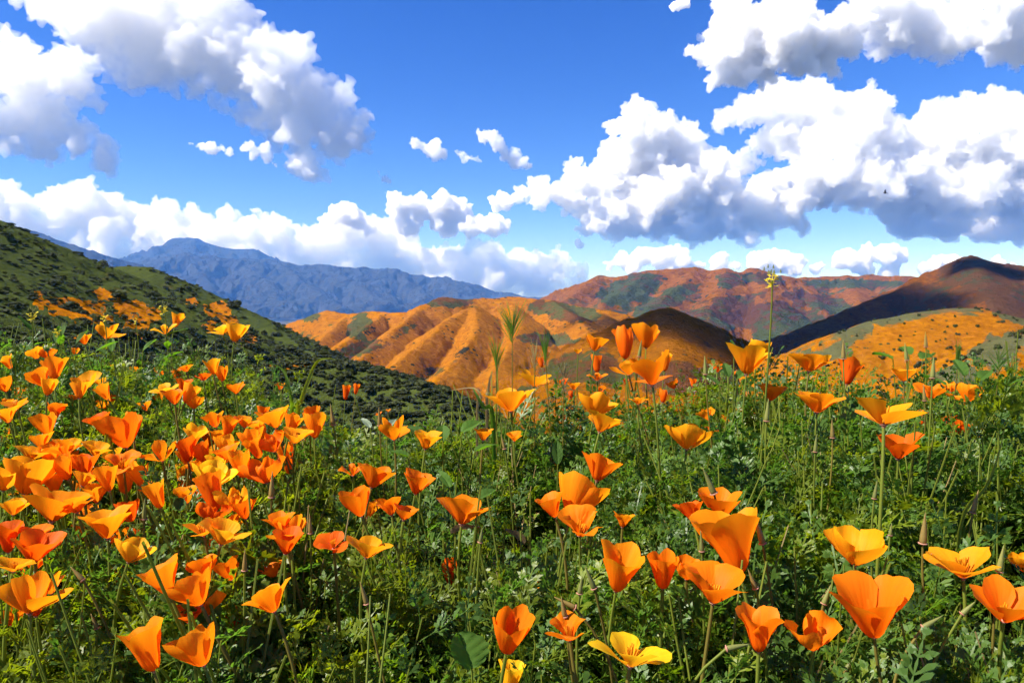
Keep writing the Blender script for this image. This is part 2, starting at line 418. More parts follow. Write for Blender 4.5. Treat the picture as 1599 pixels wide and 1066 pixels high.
def cloud(blobs, d, label, sigma_r=14.0, base=None, vox=2.9, seed=0, rough=0.30, flat=0.3, place=None, group='clouds over the hills'):
    """one cloud: puffs given as (px, py, radius px) at distance d, grown into a cauliflower surface, filled with an even scattering volume"""
    rnd = random.Random(seed)
    k = d / F
    sph = []
    for (px, py, r) in blobs:
        c = P(px, py, d) if place is None else place + Vector(((px) * k, 0, -py * k))
        c = c + Vector((0, rnd.uniform(-0.6, 0.6) * r * k, 0))
        R = r * k
        sph.append((c, R))
        for j in range(9):
            v = Vector((rnd.gauss(0, 1), rnd.gauss(0, 1), rnd.gauss(0.25, 1))).normalized()
            R2 = R * rnd.uniform(0.28, 0.5)
            c2 = c + v * R * rnd.uniform(0.75, 0.98)
            sph.append((c2, R2))
            for q in range(3):
                w = (v + Vector((rnd.gauss(0, .7), rnd.gauss(0, .7), rnd.gauss(0.1, .7)))).normalized()
                sph.append((c2 + w * R2 * 0.85, R2 * rnd.uniform(0.3, 0.5)))
    bm = bmesh.new()
    bmesh.ops.create_icosphere(bm, subdivisions=2, radius=1.0)
    sv = np.array([v.co[:] for v in bm.verts]); sf = np.array([[v.index for v in f.verts] for f in bm.faces]); bm.free()
    V = np.concatenate([sv * R + np.array(c[:]) for c, R in sph])
    Fc = np.concatenate([sf + i * len(sv) for i in range(len(sph))])
    if base is not None:
        zb = P(799, base, d).z if place is None else place.z - base * k
        below = V[:, 2] < zb
        V[below, 2] = zb - (zb - V[below, 2]) * flat
    o = mesh_obj('cloud', V, Fc.tolist())
    def remesh(v):
        md = o.modifiers.new('r', 'REMESH'); md.mode = 'VOXEL'; md.voxel_size = v * k
        dg = bpy.context.evaluated_depsgraph_get(); dg.update()
        me = bpy.data.meshes.new_from_object(o.evaluated_get(dg))
        o.modifiers.clear(); old = o.data; o.data = me; bpy.data.meshes.remove(old)
    def displace(fn):
        me = o.data; nv = len(me.vertices)
        co = np.empty(nv * 3, np.float32); me.vertices.foreach_get('co', co); co = co.reshape(-1, 3).astype(float)
        no = np.empty(nv * 3, np.float32); me.vertices.foreach_get('normal', no); no = no.reshape(-1, 3)
        co = co + no * (fn(co / k) * k * rough / 0.3)[:, None]
        me.vertices.foreach_set('co', co.astype(np.float32).ravel()); me.update()
    remesh(vox * 1.25)
    displace(lambda q: fbm(q / 46.0 + seed, 4, 0.58, billow=True) * 34)
    remesh(vox)
    displace(lambda q: fbm(q / 17.0 + seed * 1.7, 4, 0.72, billow=True) * 15)
    if rough > .4: remesh(vox)
    # drop stray specks and pockets: keep only sheets of some size
    me = o.data; nv = len(me.vertices); e = np.empty(len(me.edges) * 2, np.int32); me.edges.foreach_get('vertices', e); e = e.reshape(-1, 2)
    lab = np.arange(nv)
    for _ in range(400):
        m = np.minimum(lab[e[:, 0]], lab[e[:, 1]]); new = lab.copy()
        np.minimum.at(new, e[:, 0], m); np.minimum.at(new, e[:, 1], m); new = new[new]
        if (new == lab).all(): break
        lab = new
    big = np.bincount(lab, minlength=nv)[lab] >= min(260, nv // 4)
    if not big.all():
        bmx = bmesh.new(); bmx.from_mesh(me); bmx.verts.ensure_lookup_table()
        bmesh.ops.delete(bmx, geom=[bmx.verts[int(i)] for i in np.flatnonzero(~big)], context='VERTS'); bmx.to_mesh(me); bmx.free()
    rad = 3.2 * sorted(b[2] for b in blobs)[len(blobs) // 2] * k
    me.materials.clear(); me.materials.append(cloud_mat('cloud_vapour', sigma_r / rad))
    tag(o, label, 'cloud', group)
    return o
def bank(tops, bottoms, x0, x1, step, seed):
    rnd = random.Random(seed); out = []
    tx, ty = zip(*tops); bx, by = zip(*bottoms)
    x = x0
    while x < x1:
        t, b = np.interp(x, tx, ty), np.interp(x, bx, by)
        y = t + 14
        while y < b:
            r = rnd.uniform(17, 30) * min(1.0, (b - t) / 60)
            out.append((x + rnd.uniform(-12, 12), y + rnd.uniform(-5, 5), max(r, 9)))
            y += r * 1.1
        x += step
    return out

cloud([(110, 10, 44), (180, 30, 52), (250, 45, 56), (310, 60, 52), (370, 95, 49), (430, 120, 49), (480, 160, 46), (520, 190, 33), (555, 200, 27), (470, 205, 36), (440, 170, 37), (330, 10, 37), (260, 0, 37), (200, 92, 25), (250, 110, 25), (300, 140, 19), (340, 160, 19), (375, 178, 15), (490, 252, 19), (530, 238, 21), (550, 225, 15), (60, 5, 24), (150, -10, 44), (215, 70, 21), (285, 120, 15), (395, 190, 12), (425, 205, 15), (568, 190, 13), (520, 150, 19), (490, 118, 19), (450, 78, 21), (400, 48, 23), (355, 20, 25), (150, 55, 22), (225, 20, 40), (345, 75, 38), (405, 110, 36), (465, 120, 30), (500, 195, 30), (420, 145, 30), (280, 85, 30), (120, 45, 26), (320, 105, 18)],
      6600, 'huge white cumulus with a grey core across the upper left sky', seed=1, rough=.5, sigma_r=3.6)
cloud([(0, 110, 42), (50, 130, 38), (95, 112, 38), (125, 140, 22), (40, 175, 40), (90, 195, 30), (130, 220, 20), (60, 228, 20), (160, 232, 12), (5, 200, 36), (12, 60, 18), (-60, 150, 50), (75, 245, 12)],
      6200, 'ragged white cloud with wispy streaks at the left edge of the sky', seed=2, sigma_r=4, rough=0.5)
cloud([(303, 226, 4), (316, 228, 7), (330, 229, 9), (346, 231, 8), (361, 236, 6), (377, 231, 6), (391, 228, 9), (404, 236, 11), (415, 245, 9), (426, 254, 6), (434, 260, 3)], 5000, 'thin flat cloudlet just below the huge left cumulus', seed=3, vox=1.5, sigma_r=3, rough=.16)
cloud([(652, 224, 6), (660, 227, 10), (670, 230, 12), (680, 233, 10), (689, 236, 5)], 7000, 'single small round cloudlet alone in the blue middle sky', seed=4, vox=1.5, sigma_r=3.5, rough=.16)
cloud([(745, 208, 5), (756, 212, 9), (770, 218, 10), (780, 228, 8), (790, 240, 11), (803, 247, 13), (816, 252, 9), (824, 256, 4)], 7000, 'small slanting cloudlet left of the towering middle cumulus', seed=5, vox=1.5, sigma_r=3.5, rough=.16)
cloud(bank([(-120, 280), (0, 292), (60, 312), (140, 300), (200, 318), (260, 327), (330, 347), (355, 362), (410, 330), (440, 350), (500, 353), (560, 352), (600, 356), (640, 374), (700, 387), (760, 387), (800, 400), (860, 402), (900, 420), (935, 445)],
           [(-120, 378), (0, 375), (100, 388), (200, 408), (300, 412), (400, 424), (500, 434), (600, 444), (700, 455), (800, 462), (935, 462)], -110, 935, 24, 6),
      14500, 'long white cloud bank lying along the blue mountain range', seed=6, vox=3.0, sigma_r=5, rough=.24)
cloud([(618, 313, 16), (645, 318, 18), (690, 320, 22), (712, 330, 22), (640, 345, 22), (690, 352, 24), (735, 352, 20), (770, 348, 17), (785, 345, 10), (620, 335, 14)],
      14000, 'compact cumulus puff rising over the cloud bank near the middle', seed=7, base=362, vox=2.6, sigma_r=12, rough=.2)
cloud([(505, 345, 12), (530, 338, 16), (552, 342, 16), (575, 352, 14)], 14100, 'small bulging puff on top of the cloud bank', seed=17, vox=2.4, sigma_r=9, rough=.16)
cloud([(990, 190, 24), (1010, 215, 42), (975, 250, 34), (1055, 235, 38), (1110, 255, 32), (1160, 256, 22), (950, 290, 42), (900, 300, 36), (850, 300, 24), (818, 306, 14), (1000, 290, 55), (1060, 300, 55), (1120, 310, 52), (1180, 322, 42), (1222, 330, 34), (1000, 335, 45), (1080, 340, 45), (1150, 345, 40), (940, 338, 38), (890, 265, 14), (1245, 305, 28), (1248, 345, 18)],
      14000, 'towering cumulus with flat grey base above the red far hills', seed=8, base=368, sigma_r=13)
cloud([(1150, 182, 18), (1190, 168, 28), (1230, 165, 34), (1290, 175, 42), (1350, 190, 45), (1225, 210, 36), (1300, 240, 65), (1400, 240, 75), (1480, 215, 55), (1510, 185, 34), (1560, 205, 55), (1620, 230, 80), (1265, 270, 36), (1350, 285, 55), (1440, 290, 62), (1530, 295, 66), (1620, 310, 70), (1720, 260, 100)],
      13500, 'largest dark grey cumulus mass filling the right sky', seed=9, base=328, sigma_r=13)
cloud([(1395, 338, 22), (1430, 350, 26), (1480, 352, 30), (1540, 355, 32), (1600, 355, 36), (1680, 350, 40), (1410, 362, 14)],
      14800, 'low flat grey cloud beneath the largest cumulus on the right', seed=10, base=370, sigma_r=12, rough=.2)
cloud([(1085, 80, 14), (1120, 85, 28), (1170, 70, 46), (1230, 62, 52), (1285, 60, 44), (1322, 45, 34), (1150, 108, 18), (1200, 108, 24), (1150, 20, 34), (1215, 15, 34), (1095, 100, 10)],
      6500, 'bright rounded cumulus at the top edge right of middle', seed=11, sigma_r=12)
cloud([(1400, 25, 52), (1460, 45, 40), (1530, 25, 54), (1600, 40, 55), (1380, 72, 18), (1470, 80, 16), (1360, 5, 40), (1680, 30, 60)],
      6800, 'grey cloud touching the top right corner of the picture', seed=12, sigma_r=11)
cloud([(1060, 10, 10), (1072, 6, 8), (1050, 14, 6)], 6500, 'tiny cloud scrap at the top edge beside the bright cumulus', seed=13, vox=2.0, sigma_r=7, rough=.1)
cloud([(950, 412, 10), (970, 405, 14), (1000, 402, 17), (1035, 400, 18), (1065, 406, 16), (1090, 414, 12), (990, 425, 16), (1040, 425, 16)], 17500, 'low horizon cloud just left of the red far hills summit', seed=14, base=424, vox=2.4, sigma_r=9, rough=.16)
cloud([(1125, 410, 11), (1150, 414, 11), (1185, 408, 18), (1215, 408, 19), (1245, 412, 15), (1275, 416, 10), (1190, 426, 16), (1240, 430, 14)], 17500, 'low horizon cloud behind the middle of the red far hills', seed=15, base=428, vox=2.4, sigma_r=9, rough=.16)
cloud([(1325, 405, 16), (1350, 400, 18), (1380, 396, 18), (1405, 404, 14), (1345, 425, 16), (1390, 426, 16)], 17500, 'low double puff cloud between far hills and dark right hill', seed=16, base=428, vox=2.4, sigma_r=9, rough=.16)
cloud([(1440, 424, 13), (1465, 413, 15), (1490, 408, 15), (1515, 412, 12), (1560, 414, 10), (1580, 414, 8)], 17500, 'low cloud peeping over the summit of the dark right hill', seed=18, base=428, vox=2.4, sigma_r=9, rough=.14)
cloud([(903, 378, 7), (908, 382, 6)], 14000, 'tiny dot of cloud under the towering cumulus', seed=19, vox=1.6, sigma_r=6, rough=.06)
cloud([(785, 308, 10), (775, 318, 12), (790, 322, 10), (800, 312, 8)], 14000, 'little cloud scrap left of the towering cumulus', seed=20, vox=1.8, sigma_r=7, rough=.1)

cloud([(446, 255, 4), (455, 262, 7), (466, 258, 9), (477, 265, 7), (486, 272, 4)], 5000, 'torn cloud shred hanging under the tip of the huge left cumulus', seed=41, vox=1.5, sigma_r=2.5, rough=.16)
cloud([(588, 266, 3), (594, 272, 5), (601, 278, 5), (607, 283, 3)], 6900, 'faint cloud fleck right of the tip of the huge left cumulus', seed=42, vox=1.5, sigma_r=2, rough=.16)
cloud([(714, 240, 5), (721, 242, 7), (729, 245, 7), (737, 248, 6), (745, 250, 5)], 7000, 'tiny flat cloud scrap left of the small slanting cloudlet', seed=44, vox=1.5, sigma_r=2, rough=.16)

# clouds overhead, out of the frame, whose shadows lie on the hills
def overhead(target, t, blobs, label, seed, sigma_r=5.5):
    c = Vector(target) + SDIR * t
    cloud(blobs, 1163.0, label, seed=seed, place=c, vox=6, sigma_r=sigma_r, rough=.25, group='clouds overhead')
overhead(P(1122, 520, 400), 1750, [(0, 0, 52), (-40, -6, 34), (44, 8, 44), (80, 20, 30)], 'small cloud overhead that shades the brown ridge', 31)
overhead(P(1290, 500, 880), 1800, [(0, 10, 120), (-95, 25, 90), (62, -8, 72), (-180, 40, 60), (20, 70, 95)], 'broad cloud overhead that shades the dark right hill', 32)
overhead(P(1545, 448, 900), 1800, [(0, 0, 26), (-30, -22, 22), (30, 20, 26), (60, 40, 26), (-55, -40, 14)], 'narrow cloud overhead that shades the right end of the dark hill', 33)

# haze: the air between here and the mountains
hm, nt, out = new_mat('haze_air'); n = N(nt)
hv = n('ShaderNodeVolumePrincipled', i_Color=(0.12, 0.36, 1.0, 1), i_Absorption_Color=(1, 1, 1, 1), i_Density=0.000050, i_Anisotropy=0.0)
nt.links.new(hv.outputs[0], out.inputs['Volume'])
x0, x1, y0, y1, z0, z1 = -13000, 13000, -1000, 13400, VZ - 1.5, 960
hz = mesh_obj('haze', [(x0, y0, z0), (x1, y0, z0), (x1, y1, z0), (x0, y1, z0), (x0, y0, z1), (x1, y0, z1), (x1, y1, z1), (x0, y1, z1)],
              [(0, 3, 2, 1), (4, 5, 6, 7), (0, 1, 5, 4), (1, 2, 6, 5), (2, 3, 7, 6), (3, 0, 4, 7)], hm, smooth=False)
tag(hz, 'pale blue haze in the air over the valley', 'haze', kind='stuff')
# ------------------------------------------------------------------ the poppy-covered slope at our feet
R = random.Random(11)
_cu = [(-1.4, 2.0), (-.69, 2.0), (-.60, 2.05), (-.43, 1.98), (-.34, 1.80), (-.21, 1.45), (-.13, 1.38), (0.0, 1.42), (.09, 1.55), (.17, 1.66), (.43, 1.68), (.52, 1.74), (.60, 1.80), (.69, 1.74), (1.4, 1.74)]
def crest(u): return float(np.interp(u, [c[0] for c in _cu], [c[1] for c in _cu]))
def canopy_z(x, y):
    yc = crest(x / max(y, 0.5))
    z = -(0.42 - 0.157 * min(y, yc))
    if y > yc: z -= 0.75 * (y - yc) ** 1.15
    return z
def ground_z(x, y): return canopy_z(x, y) - 0.25
def canopy_at(px, py):
    t = max((py - 470.0) / F, -0.02)
    return 0.42 / (0.157 + t)

em, nt, out = new_mat('dark_soil'); n = N(nt)
tc = n('ShaderNodeTexCoord')
a1 = n('ShaderNodeTexNoise', i_Vector=tc.outputs['Object'], i_Scale=14.0, i_Detail=8.0, i_Roughness=0.7)
b = n('ShaderNodeBsdfPrincipled', i_Base_Color=n.mix(a1.outputs[0], (0.012, 0.012, 0.007), (0.06, 0.045, 0.025)), i_Roughness=1.0)
b.inputs['Specular IOR Level'].default_value = 0.1
bp = n('ShaderNodeBump', i_Strength=0.8, i_Distance=0.02, i_Height=a1.outputs[0])
nt.links.new(bp.outputs[0], b.inputs['Normal']); nt.links.new(b.outputs[0], out.inputs[0])
xs = np.linspace(-1, 1, 90); ys = np.concatenate([np.linspace(-2.5, 2.6, 90), 2.6 + np.linspace(0.02, 1, 50) ** 2 * 55])
vs = []
for y in ys:
    for s in xs:
        x = s * (3.2 + max(y, 0) * 0.9)
        vs.append((x, y, ground_z(x, y) + 0.02 * math.sin(x * 9 + y * 4) * math.cos(y * 11)))
q = np.arange(len(vs)).reshape(len(ys), len(xs))
fs = np.stack([q[:-1, :-1].ravel(), q[:-1, 1:].ravel(), q[1:, 1:].ravel(), q[1:, :-1].ravel()], 1)
tag(mesh_obj('hillside', vs, fs.tolist(), em), kind='structure')

# ---- leaf and stem materials
def leaf_mat(name, col, trans, gloss=0.42, var=0.35):
    m, nt, out = new_mat(name); n = N(nt)
    oi = n('ShaderNodeObjectInfo')
    tc = n('ShaderNodeTexCoord')
    nz = n('ShaderNodeTexNoise', i_Vector=tc.outputs['Object'], i_Scale=22.0, i_Detail=3.0)
    f = n.math('ADD', n.math('MULTIPLY', oi.outputs['Random'], 0.6), n.math('MULTIPLY', nz.outputs[0], 0.5))
    c1 = n.mix(f, tuple(c * (1 - var) for c in col), tuple(c * k for c, k in zip(col, (1 + var * 1.3, 1 + var, 1 + var * 0.4))))
    c2 = n.mix(f, tuple(c * (1 - var) for c in trans), tuple(c * k for c, k in zip(trans, (1 + var * 1.3, 1 + var, 1 + var * 0.4))))
    b = n('ShaderNodeBsdfPrincipled', i_Base_Color=c1, i_Roughness=gloss)
    b.inputs['Specular IOR Level'].default_value = 0.28
    t = n('ShaderNodeBsdfTranslucent', i_Color=c2)
    mx = n('ShaderNodeMixShader', i_Fac=0.38)
    nt.links.new(b.outputs[0], mx.inputs[1]); nt.links.new(t.outputs[0], mx.inputs[2])
    nt.links.new(mx.outputs[0], out.inputs[0])
    return m
M_LEAF = leaf_mat('feathery_leaf', (0.072, 0.135, 0.012), (0.27, 0.48, 0.009))
M_LEAF2 = leaf_mat('yellowish_leaf', (0.098, 0.140, 0.012), (0.33, 0.44, 0.008))
M_LEAF3 = leaf_mat('bluish_leaf', (0.056, 0.112, 0.020), (0.15, 0.35, 0.025))
M_BROAD = leaf_mat('broad_leaf', (0.045, 0.105, 0.010), (0.14, 0.34, 0.01), 0.75)
M_STEM = leaf_mat('stem_green', (0.15, 0.19, 0.025), (0.30, 0.36, 0.02), 0.5, 0.2)
M_STEMB = leaf_mat('stem_reddish', (0.17, 0.145, 0.030), (0.28, 0.24, 0.025), 0.5, 0.25)
M_DRY = leaf_mat('dry_grass', (0.32, 0.25, 0.11), (0.35, 0.27, 0.10), 0.6, 0.25)
M_BUD = leaf_mat('bud_green', (0.20, 0.22, 0.065), (0.22, 0.25, 0.06), 0.5, 0.3)
M_BUDT = leaf_mat('bud_tan', (0.27, 0.20, 0.060), (0.30, 0.22, 0.05), 0.5, 0.25)
M_COLLAR = leaf_mat('collar_pink', (0.50, 0.25, 0.17), (0.4, 0.2, 0.14), 0.5, 0.15)
M_STAMEN = leaf_mat('stamen_yellow', (0.75, 0.36, 0.012), (0.7, 0.35, 0.01), 0.6, 0.15)
M_MUST = leaf_mat('mustard_yellow', (0.78, 0.62, 0.02), (0.7, 0.6, 0.02), 0.6, 0.1)

pm, nt, out = new_mat('poppy_petal'); n = N(nt)
oi = n('ShaderNodeObjectInfo'); at = n('ShaderNodeAttribute', attribute_name='st')
sp = n('ShaderNodeSeparateXYZ'); nt.links.new(at.outputs['Vector'], sp.inputs[0])
vm = n('ShaderNodeCombineXYZ'); nt.links.new(n.math('MULTIPLY', sp.outputs[0], 14.0), vm.inputs[0]); nt.links.new(n.math('MULTIPLY', sp.outputs[1], 1.6), vm.inputs[1])
nt.links.new(n.math('MULTIPLY', oi.outputs['Random'], 20.0), vm.inputs[2])
vein = n('ShaderNodeTexNoise', i_Vector=vm.outputs[0], i_Scale=1.0, i_Detail=3.0)
deep = n.mix(1.0, oi.outputs['Color'], (0.97, 0.62, 0.6, 1), 'MULTIPLY')
c = n.mix(n.ramp(sp.outputs[1], 0.05, 0.75), deep, oi.outputs['Color'])
c = n.mix(n.math('MULTIPLY', n.ramp(vein.outputs[0], 0.35, 0.75), 0.42), c, n.mix(1.0, c, (0.95, 0.70, 0.6, 1), 'MULTIPLY'))
c = n.mix(n.math('MULTIPLY', n.ramp(sp.outputs[1], 0.82, 1.0), 0.35), c, n.mix(1.0, c, (1.0, 1.35, 1.2, 1), 'MULTIPLY'))
b = n('ShaderNodeBsdfPrincipled', i_Base_Color=c, i_Roughness=0.55)
b.inputs['Specular IOR Level'].default_value = 0.12
bp = n('ShaderNodeBump', i_Strength=0.5, i_Distance=0.0012, i_Height=vein.outputs[0]); nt.links.new(bp.outputs[0], b.inputs['Normal'])
t = n('ShaderNodeBsdfTranslucent', i_Color=c)
mx = n('ShaderNodeMixShader', i_Fac=0.52); nt.links.new(b.outputs[0], mx.inputs[1]); nt.links.new(t.outputs[0], mx.inputs[2])
nt.links.new(mx.outputs[0], out.inputs[0])
M_PETAL = pm

# ---- geometry pieces
def tube(pts, r0, r1, sides=5):
    pts = [Vector(p) for p in pts]; vs, fs = [], []
    for i, p in enumerate(pts):
        tdir = (pts[min(i + 1, len(pts) - 1)] - pts[max(i - 1, 0)]).normalized()
        a = tdir.orthogonal().normalized() if i == 0 else (a - tdir * a.dot(tdir)).normalized()
        bb = tdir.cross(a); r = r0 + (r1 - r0) * i / (len(pts) - 1)
        for k in range(sides):
            th = 2 * math.pi * k / sides
            vs.append(p + (a * math.cos(th) + bb * math.sin(th)) * r)
    for i in range(len(pts) - 1):
        for k in range(sides):
            fs.append((i * sides + k, i * sides + (k + 1) % sides, (i + 1) * sides + (k + 1) % sides, (i + 1) * sides + k))
    return vs, fs

def bez(p0, p1, p2, p3, k=9):
    out = []
    for i in range(k):
        t = i / (k - 1); s = 1 - t
        out.append(p0 * s ** 3 + p1 * 3 * s * s * t + p2 * 3 * s * t * t + p3 * t ** 3)
    return out

def join(parts):
    V, Fc = [], []
    for v, f in parts:
        o = len(V); V += list(v); Fc += [tuple(i + o for i in q) for q in f]
    return V, Fc

def lathe(prof, sides=10):
    vs, fs = [], []
    for r, z in prof:
        for k in range(sides):
            th = 2 * math.pi * k / sides
            vs.append(Vector((r * math.cos(th), r * math.sin(th), z)))
    for i in range(len(prof) - 1):
        for k in range(sides):
            fs.append((i * sides + k, i * sides + (k + 1) % sides, (i + 1) * sides + (k + 1) % sides, (i + 1) * sides + k))
    return vs, fs

# ---- poppy flower forms. A form is four petals; each is grown as a fan-shaped sheet along its own curve
def petal(phi, A, halfw, length, flare, seed, crumple, ns=11, nt_=11):
    rnd = random.Random(seed)
    rip = [rnd.uniform(0, 6.28) for _ in range(4)]; notch = rnd.uniform(-0.03, 0.05); skew = rnd.uniform(-0.10, 0.10)
    vs, uv, fs = [], [], []
    for j in range(ns):
        s = -1 + 2 * j / (ns - 1)
        L = length * (1 - (0.20 + 0.16 * (seed % 3) / 2) * abs(s) ** 2.3 + skew * s + 0.022 * math.sin(5 * s + rip[0]) + 0.014 * math.sin(11 * s + rip[1]) - notch * math.exp(-(s * 5) ** 2))
        r, z = 0.02, 0.0
        for i in range(nt_):
            t = i / (nt_ - 1)
            if i:
                e = min(1, t / 0.30); e = e * e * (3 - 2 * e)
                th = 1.30 + (A - 1.30) * e
                th += flare * max(0, t - 0.5) ** 1.5 * 4.5 * (1 + 0.5 * math.sin(3 * s + rip[2])) + crumple * 0.9 * math.sin(5 * t + 4 * s + rip[3]) * t
                r += L / (nt_ - 1) * math.sin(th); z += L / (nt_ - 1) * math.cos(th)
            hw = halfw * (0.62 + 0.38 * min(1, t * 1.5))
            lift = 1 + 0.022 * t * math.sin(9 * s + rip[0]) + 0.035 * s * (1 if seed % 2 else -1) + 0.05 * t * math.sin(2.2 * s * 3 + rip[2]) * (1 + 3 * crumple)
            ang = phi + s * hw
            # beyond a funnel the petal is flatter than an arc round the axis
            x, y = r * lift * math.cos(ang), r * lift * math.sin(ang)
            vs.append((x, y, z + crumple * 0.07 * math.sin(9 * s + 7 * t + rip[1]))); uv.append((s * 0.5 + 0.5, t, 0))
    for j in range(ns - 1):
        for i in range(nt_ - 1):
            a = j * nt_ + i
            fs.append((a, a + nt_, a + nt_ + 1, a + 1))
    return vs, fs, uv

D2 = math.radians
def form(openings, halfw, flare, crumple, seed, lens=(1, 1, 1, 1)):
    pets = []
    for k in range(4):
        rnd = random.Random(seed * 10 + k)
        pets.append(petal(k * math.pi / 2 + rnd.uniform(-.15, .15), D2(openings[k]) * rnd.uniform(.93, 1.07), D2(halfw) * rnd.uniform(.92, 1.08), lens[k] * rnd.uniform(.94, 1.05), flare, seed * 10 + k, crumple))
    allv = np.array([v for p in pets for v in p[0]])
    width = (np.ptp(allv[:, 0]) + np.ptp(allv[:, 1])) / 2
    meshes = []
    for k, (vs, fs, uv) in enumerate(pets):
        me = bpy.data.meshes.new('petal')
        me.from_pydata([(v[0] / width, v[1] / width, v[2] / width) for v in vs], [], fs); me.update()
        me.polygons.foreach_set('use_smooth', np.ones(len(fs), bool))
        a = me.attributes.new('st', 'FLOAT_VECTOR', 'POINT'); a.data.foreach_set('vector', np.array(uv, np.float32).ravel())
        me.materials.append(M_PETAL); meshes.append(me)
    return meshes, float(np.ptp(allv[:, 2]) / width), float(allv[:, 2].max() / width)

FORMS = {}
for i in range(5):
    k = (1.0, -0.9, 0.4, -1.3, 0.1)[i]          # rims flare out, stand straight or curl in
    FORMS['cup', i] = form((21, 25, 20, 24), 62, 0.15 * k, 0.02, 100 + i)
    FORMS['fun', i] = form((30, 36, 28, 34), 60, 0.20 * k, 0.03, 110 + i)
    FORMS['wid', i] = form((46, 34, 48, 38), 58, 0.22 * k, 0.04, 120 + i)
    FORMS['opn', i] = form((60, 42, 64, 46), 54, 0.20 * k, 0.05, 130 + i, (1, .95, 1.05, .95))
    FORMS['flp', i] = form((24, 72, 26, 46), 58, 0.20 * k, 0.05, 140 + i)
    FORMS['crm', i] = form((26, 54, 22, 46), 54, 0.40 * k, 0.28, 150 + i, (.9, 1.1, .8, 1))
    FORMS['cls', i] = form((9, 11, 9, 11), 80, 0.05, 0.04, 160 + i)
    FORMS['goblet', i] = form((13, 16, 13, 17), 68, 0.35 * k, 0.02, 170 + i)

def stamens():
    parts = []
    for k in range(12):
        a = k * 2.4; r = 0.03 + 0.012 * (k % 3)
        parts.append(tube([(r * .3 * math.cos(a), r * .3 * math.sin(a), .02), (r * math.cos(a), r * math.sin(a), .13), (r * 1.7 * math.cos(a), r * 1.7 * math.sin(a), .22 + .02 * (k % 4))], .010, .013, 4))
    return join(parts)
sv_, sf_ = stamens()
ME_STAMEN = bpy.data.meshes.new('stamens'); ME_STAMEN.from_pydata([v[:] for v in sv_], [], sf_); ME_STAMEN.materials.append(M_STAMEN)
cv_, cf_ = lathe([(0.0, -.045), (.022, -.04), (.036, -.012), (.055, 0.0), (.056, .008), (.034, .012), (.02, .02)], 10)
ME_CUP = bpy.data.meshes.new('receptacle'); ME_CUP.from_pydata([v[:] for v in cv_], [], cf_); ME_CUP.materials.append(M_COLLAR)

def child(name, me, parent, mw=None):
    o = bpy.data.objects.new(name, me); COL.objects.link(o); o.parent = parent
    return o

COLS = {0: (0.82, 0.135, 0.003), 1: (0.91, 0.215, 0.004), 2: (0.94, 0.292, 0.005), 3: (0.95, 0.360, 0.007), 4: (0.96, 0.44, 0.010), 5: (0.97, 0.54, 0.012)}

def add_stem(root, base, axis, rad, mat, rnd, lean=0.05):
    """stem from the ground to the flower base, in the root's frame (root stands at the ground)"""
    foot = root.location
    b = base - foot
    L = b.length
    p1 = Vector((b.x * 0.25, b.y * 0.25, b.z * 0.42)) + Vector((rnd.uniform(-1, 1), rnd.uniform(-1, 1), 0)) * 0.02
    p2 = b - axis * L * 0.32
    v, f = tube(bez(Vector((0, 0, -0.01)), p1, p2, b, 12), rad * 1.35, rad, 6)
    return mesh_obj('stem', v, f, mat, root)

def poppy(px, py, w, frm, tilt, toward, col, label, group):
    rnd = random.Random(int(px * 31 + py * 17))
    d = canopy_at(px, py) * 0.885
    d = min(d, 0.070 * F / w, 2.15)
    d = max(d, 0.030 * F / w, 0.5)
    size = 1.12 * w * d / F
    pets, H, top = FORMS[frm, rnd.randrange(5)]
    a, bq = D2(tilt), D2(toward - 12)
    axis = Vector((math.sin(a) * math.cos(bq), -math.sin(bq), math.cos(a) * math.cos(bq))).normalized()
    size /= (abs(math.cos(a)) + H * abs(math.sin(a)) * 0.5) ** 0.6
    if frm != 'cls': size *= min(1.0, 1.02 / top)
    c = P(px, py, d)
    base = c - axis * top * size * 0.5
    gx, gy = base.x - axis.x * 0.10 + rnd.uniform(-.03, .03) + 0.02, base.y + rnd.uniform(-.02, .06)
    foot = Vector((gx, gy, ground_z(gx, gy)))
    foot.z = min(foot.z, base.z - 0.12)
    root = bpy.data.objects.new('poppy', None); COL.objects.link(root)
    root.empty_display_size = 0.02; root.location = foot
    tag(root, label, 'poppy', group)
    quat = Vector((0, 0, 1)).rotation_difference(axis) @ Quaternion((0, 0, 1), rnd.uniform(0, 6.28))
    if frm in ('opn', 'wid', 'flp'): quat = Vector((0, 0, 1)).rotation_difference(axis) @ Quaternion((0, 0, 1), rnd.choice([0, 1.57, 3.14, 4.71]) + rnd.uniform(-.4, .4))
    zs = rnd.uniform(.88, 1.12); cc = COLS[col]; j = rnd.uniform(.94, 1.06)
    for me in pets:
        o = child('petal', me, root)
        o.location = base - foot; o.rotation_mode = 'QUATERNION'; o.rotation_quaternion = quat; o.scale = (size, size, size * zs)
        o.color = (cc[0], cc[1] * j, cc[2], 1)
    stem = add_stem(root, base - axis * 0.002, axis, 0.0014 + 0.0004 * rnd.random(), M_STEM if rnd.random() < .75 else M_STEMB, rnd)
    for nm, me in (('receptacle', ME_CUP),) + ((('stamens', ME_STAMEN),) if frm not in ('cls',) and w > 24 else ()):
        o = child(nm, me, stem if nm == 'receptacle' else root)
        s2 = size if nm == 'stamens' else max(size, .04)
        o.location = base - foot; o.rotation_mode = 'QUATERNION'; o.rotation_quaternion = quat; o.scale = (s2,) * 3
    return root

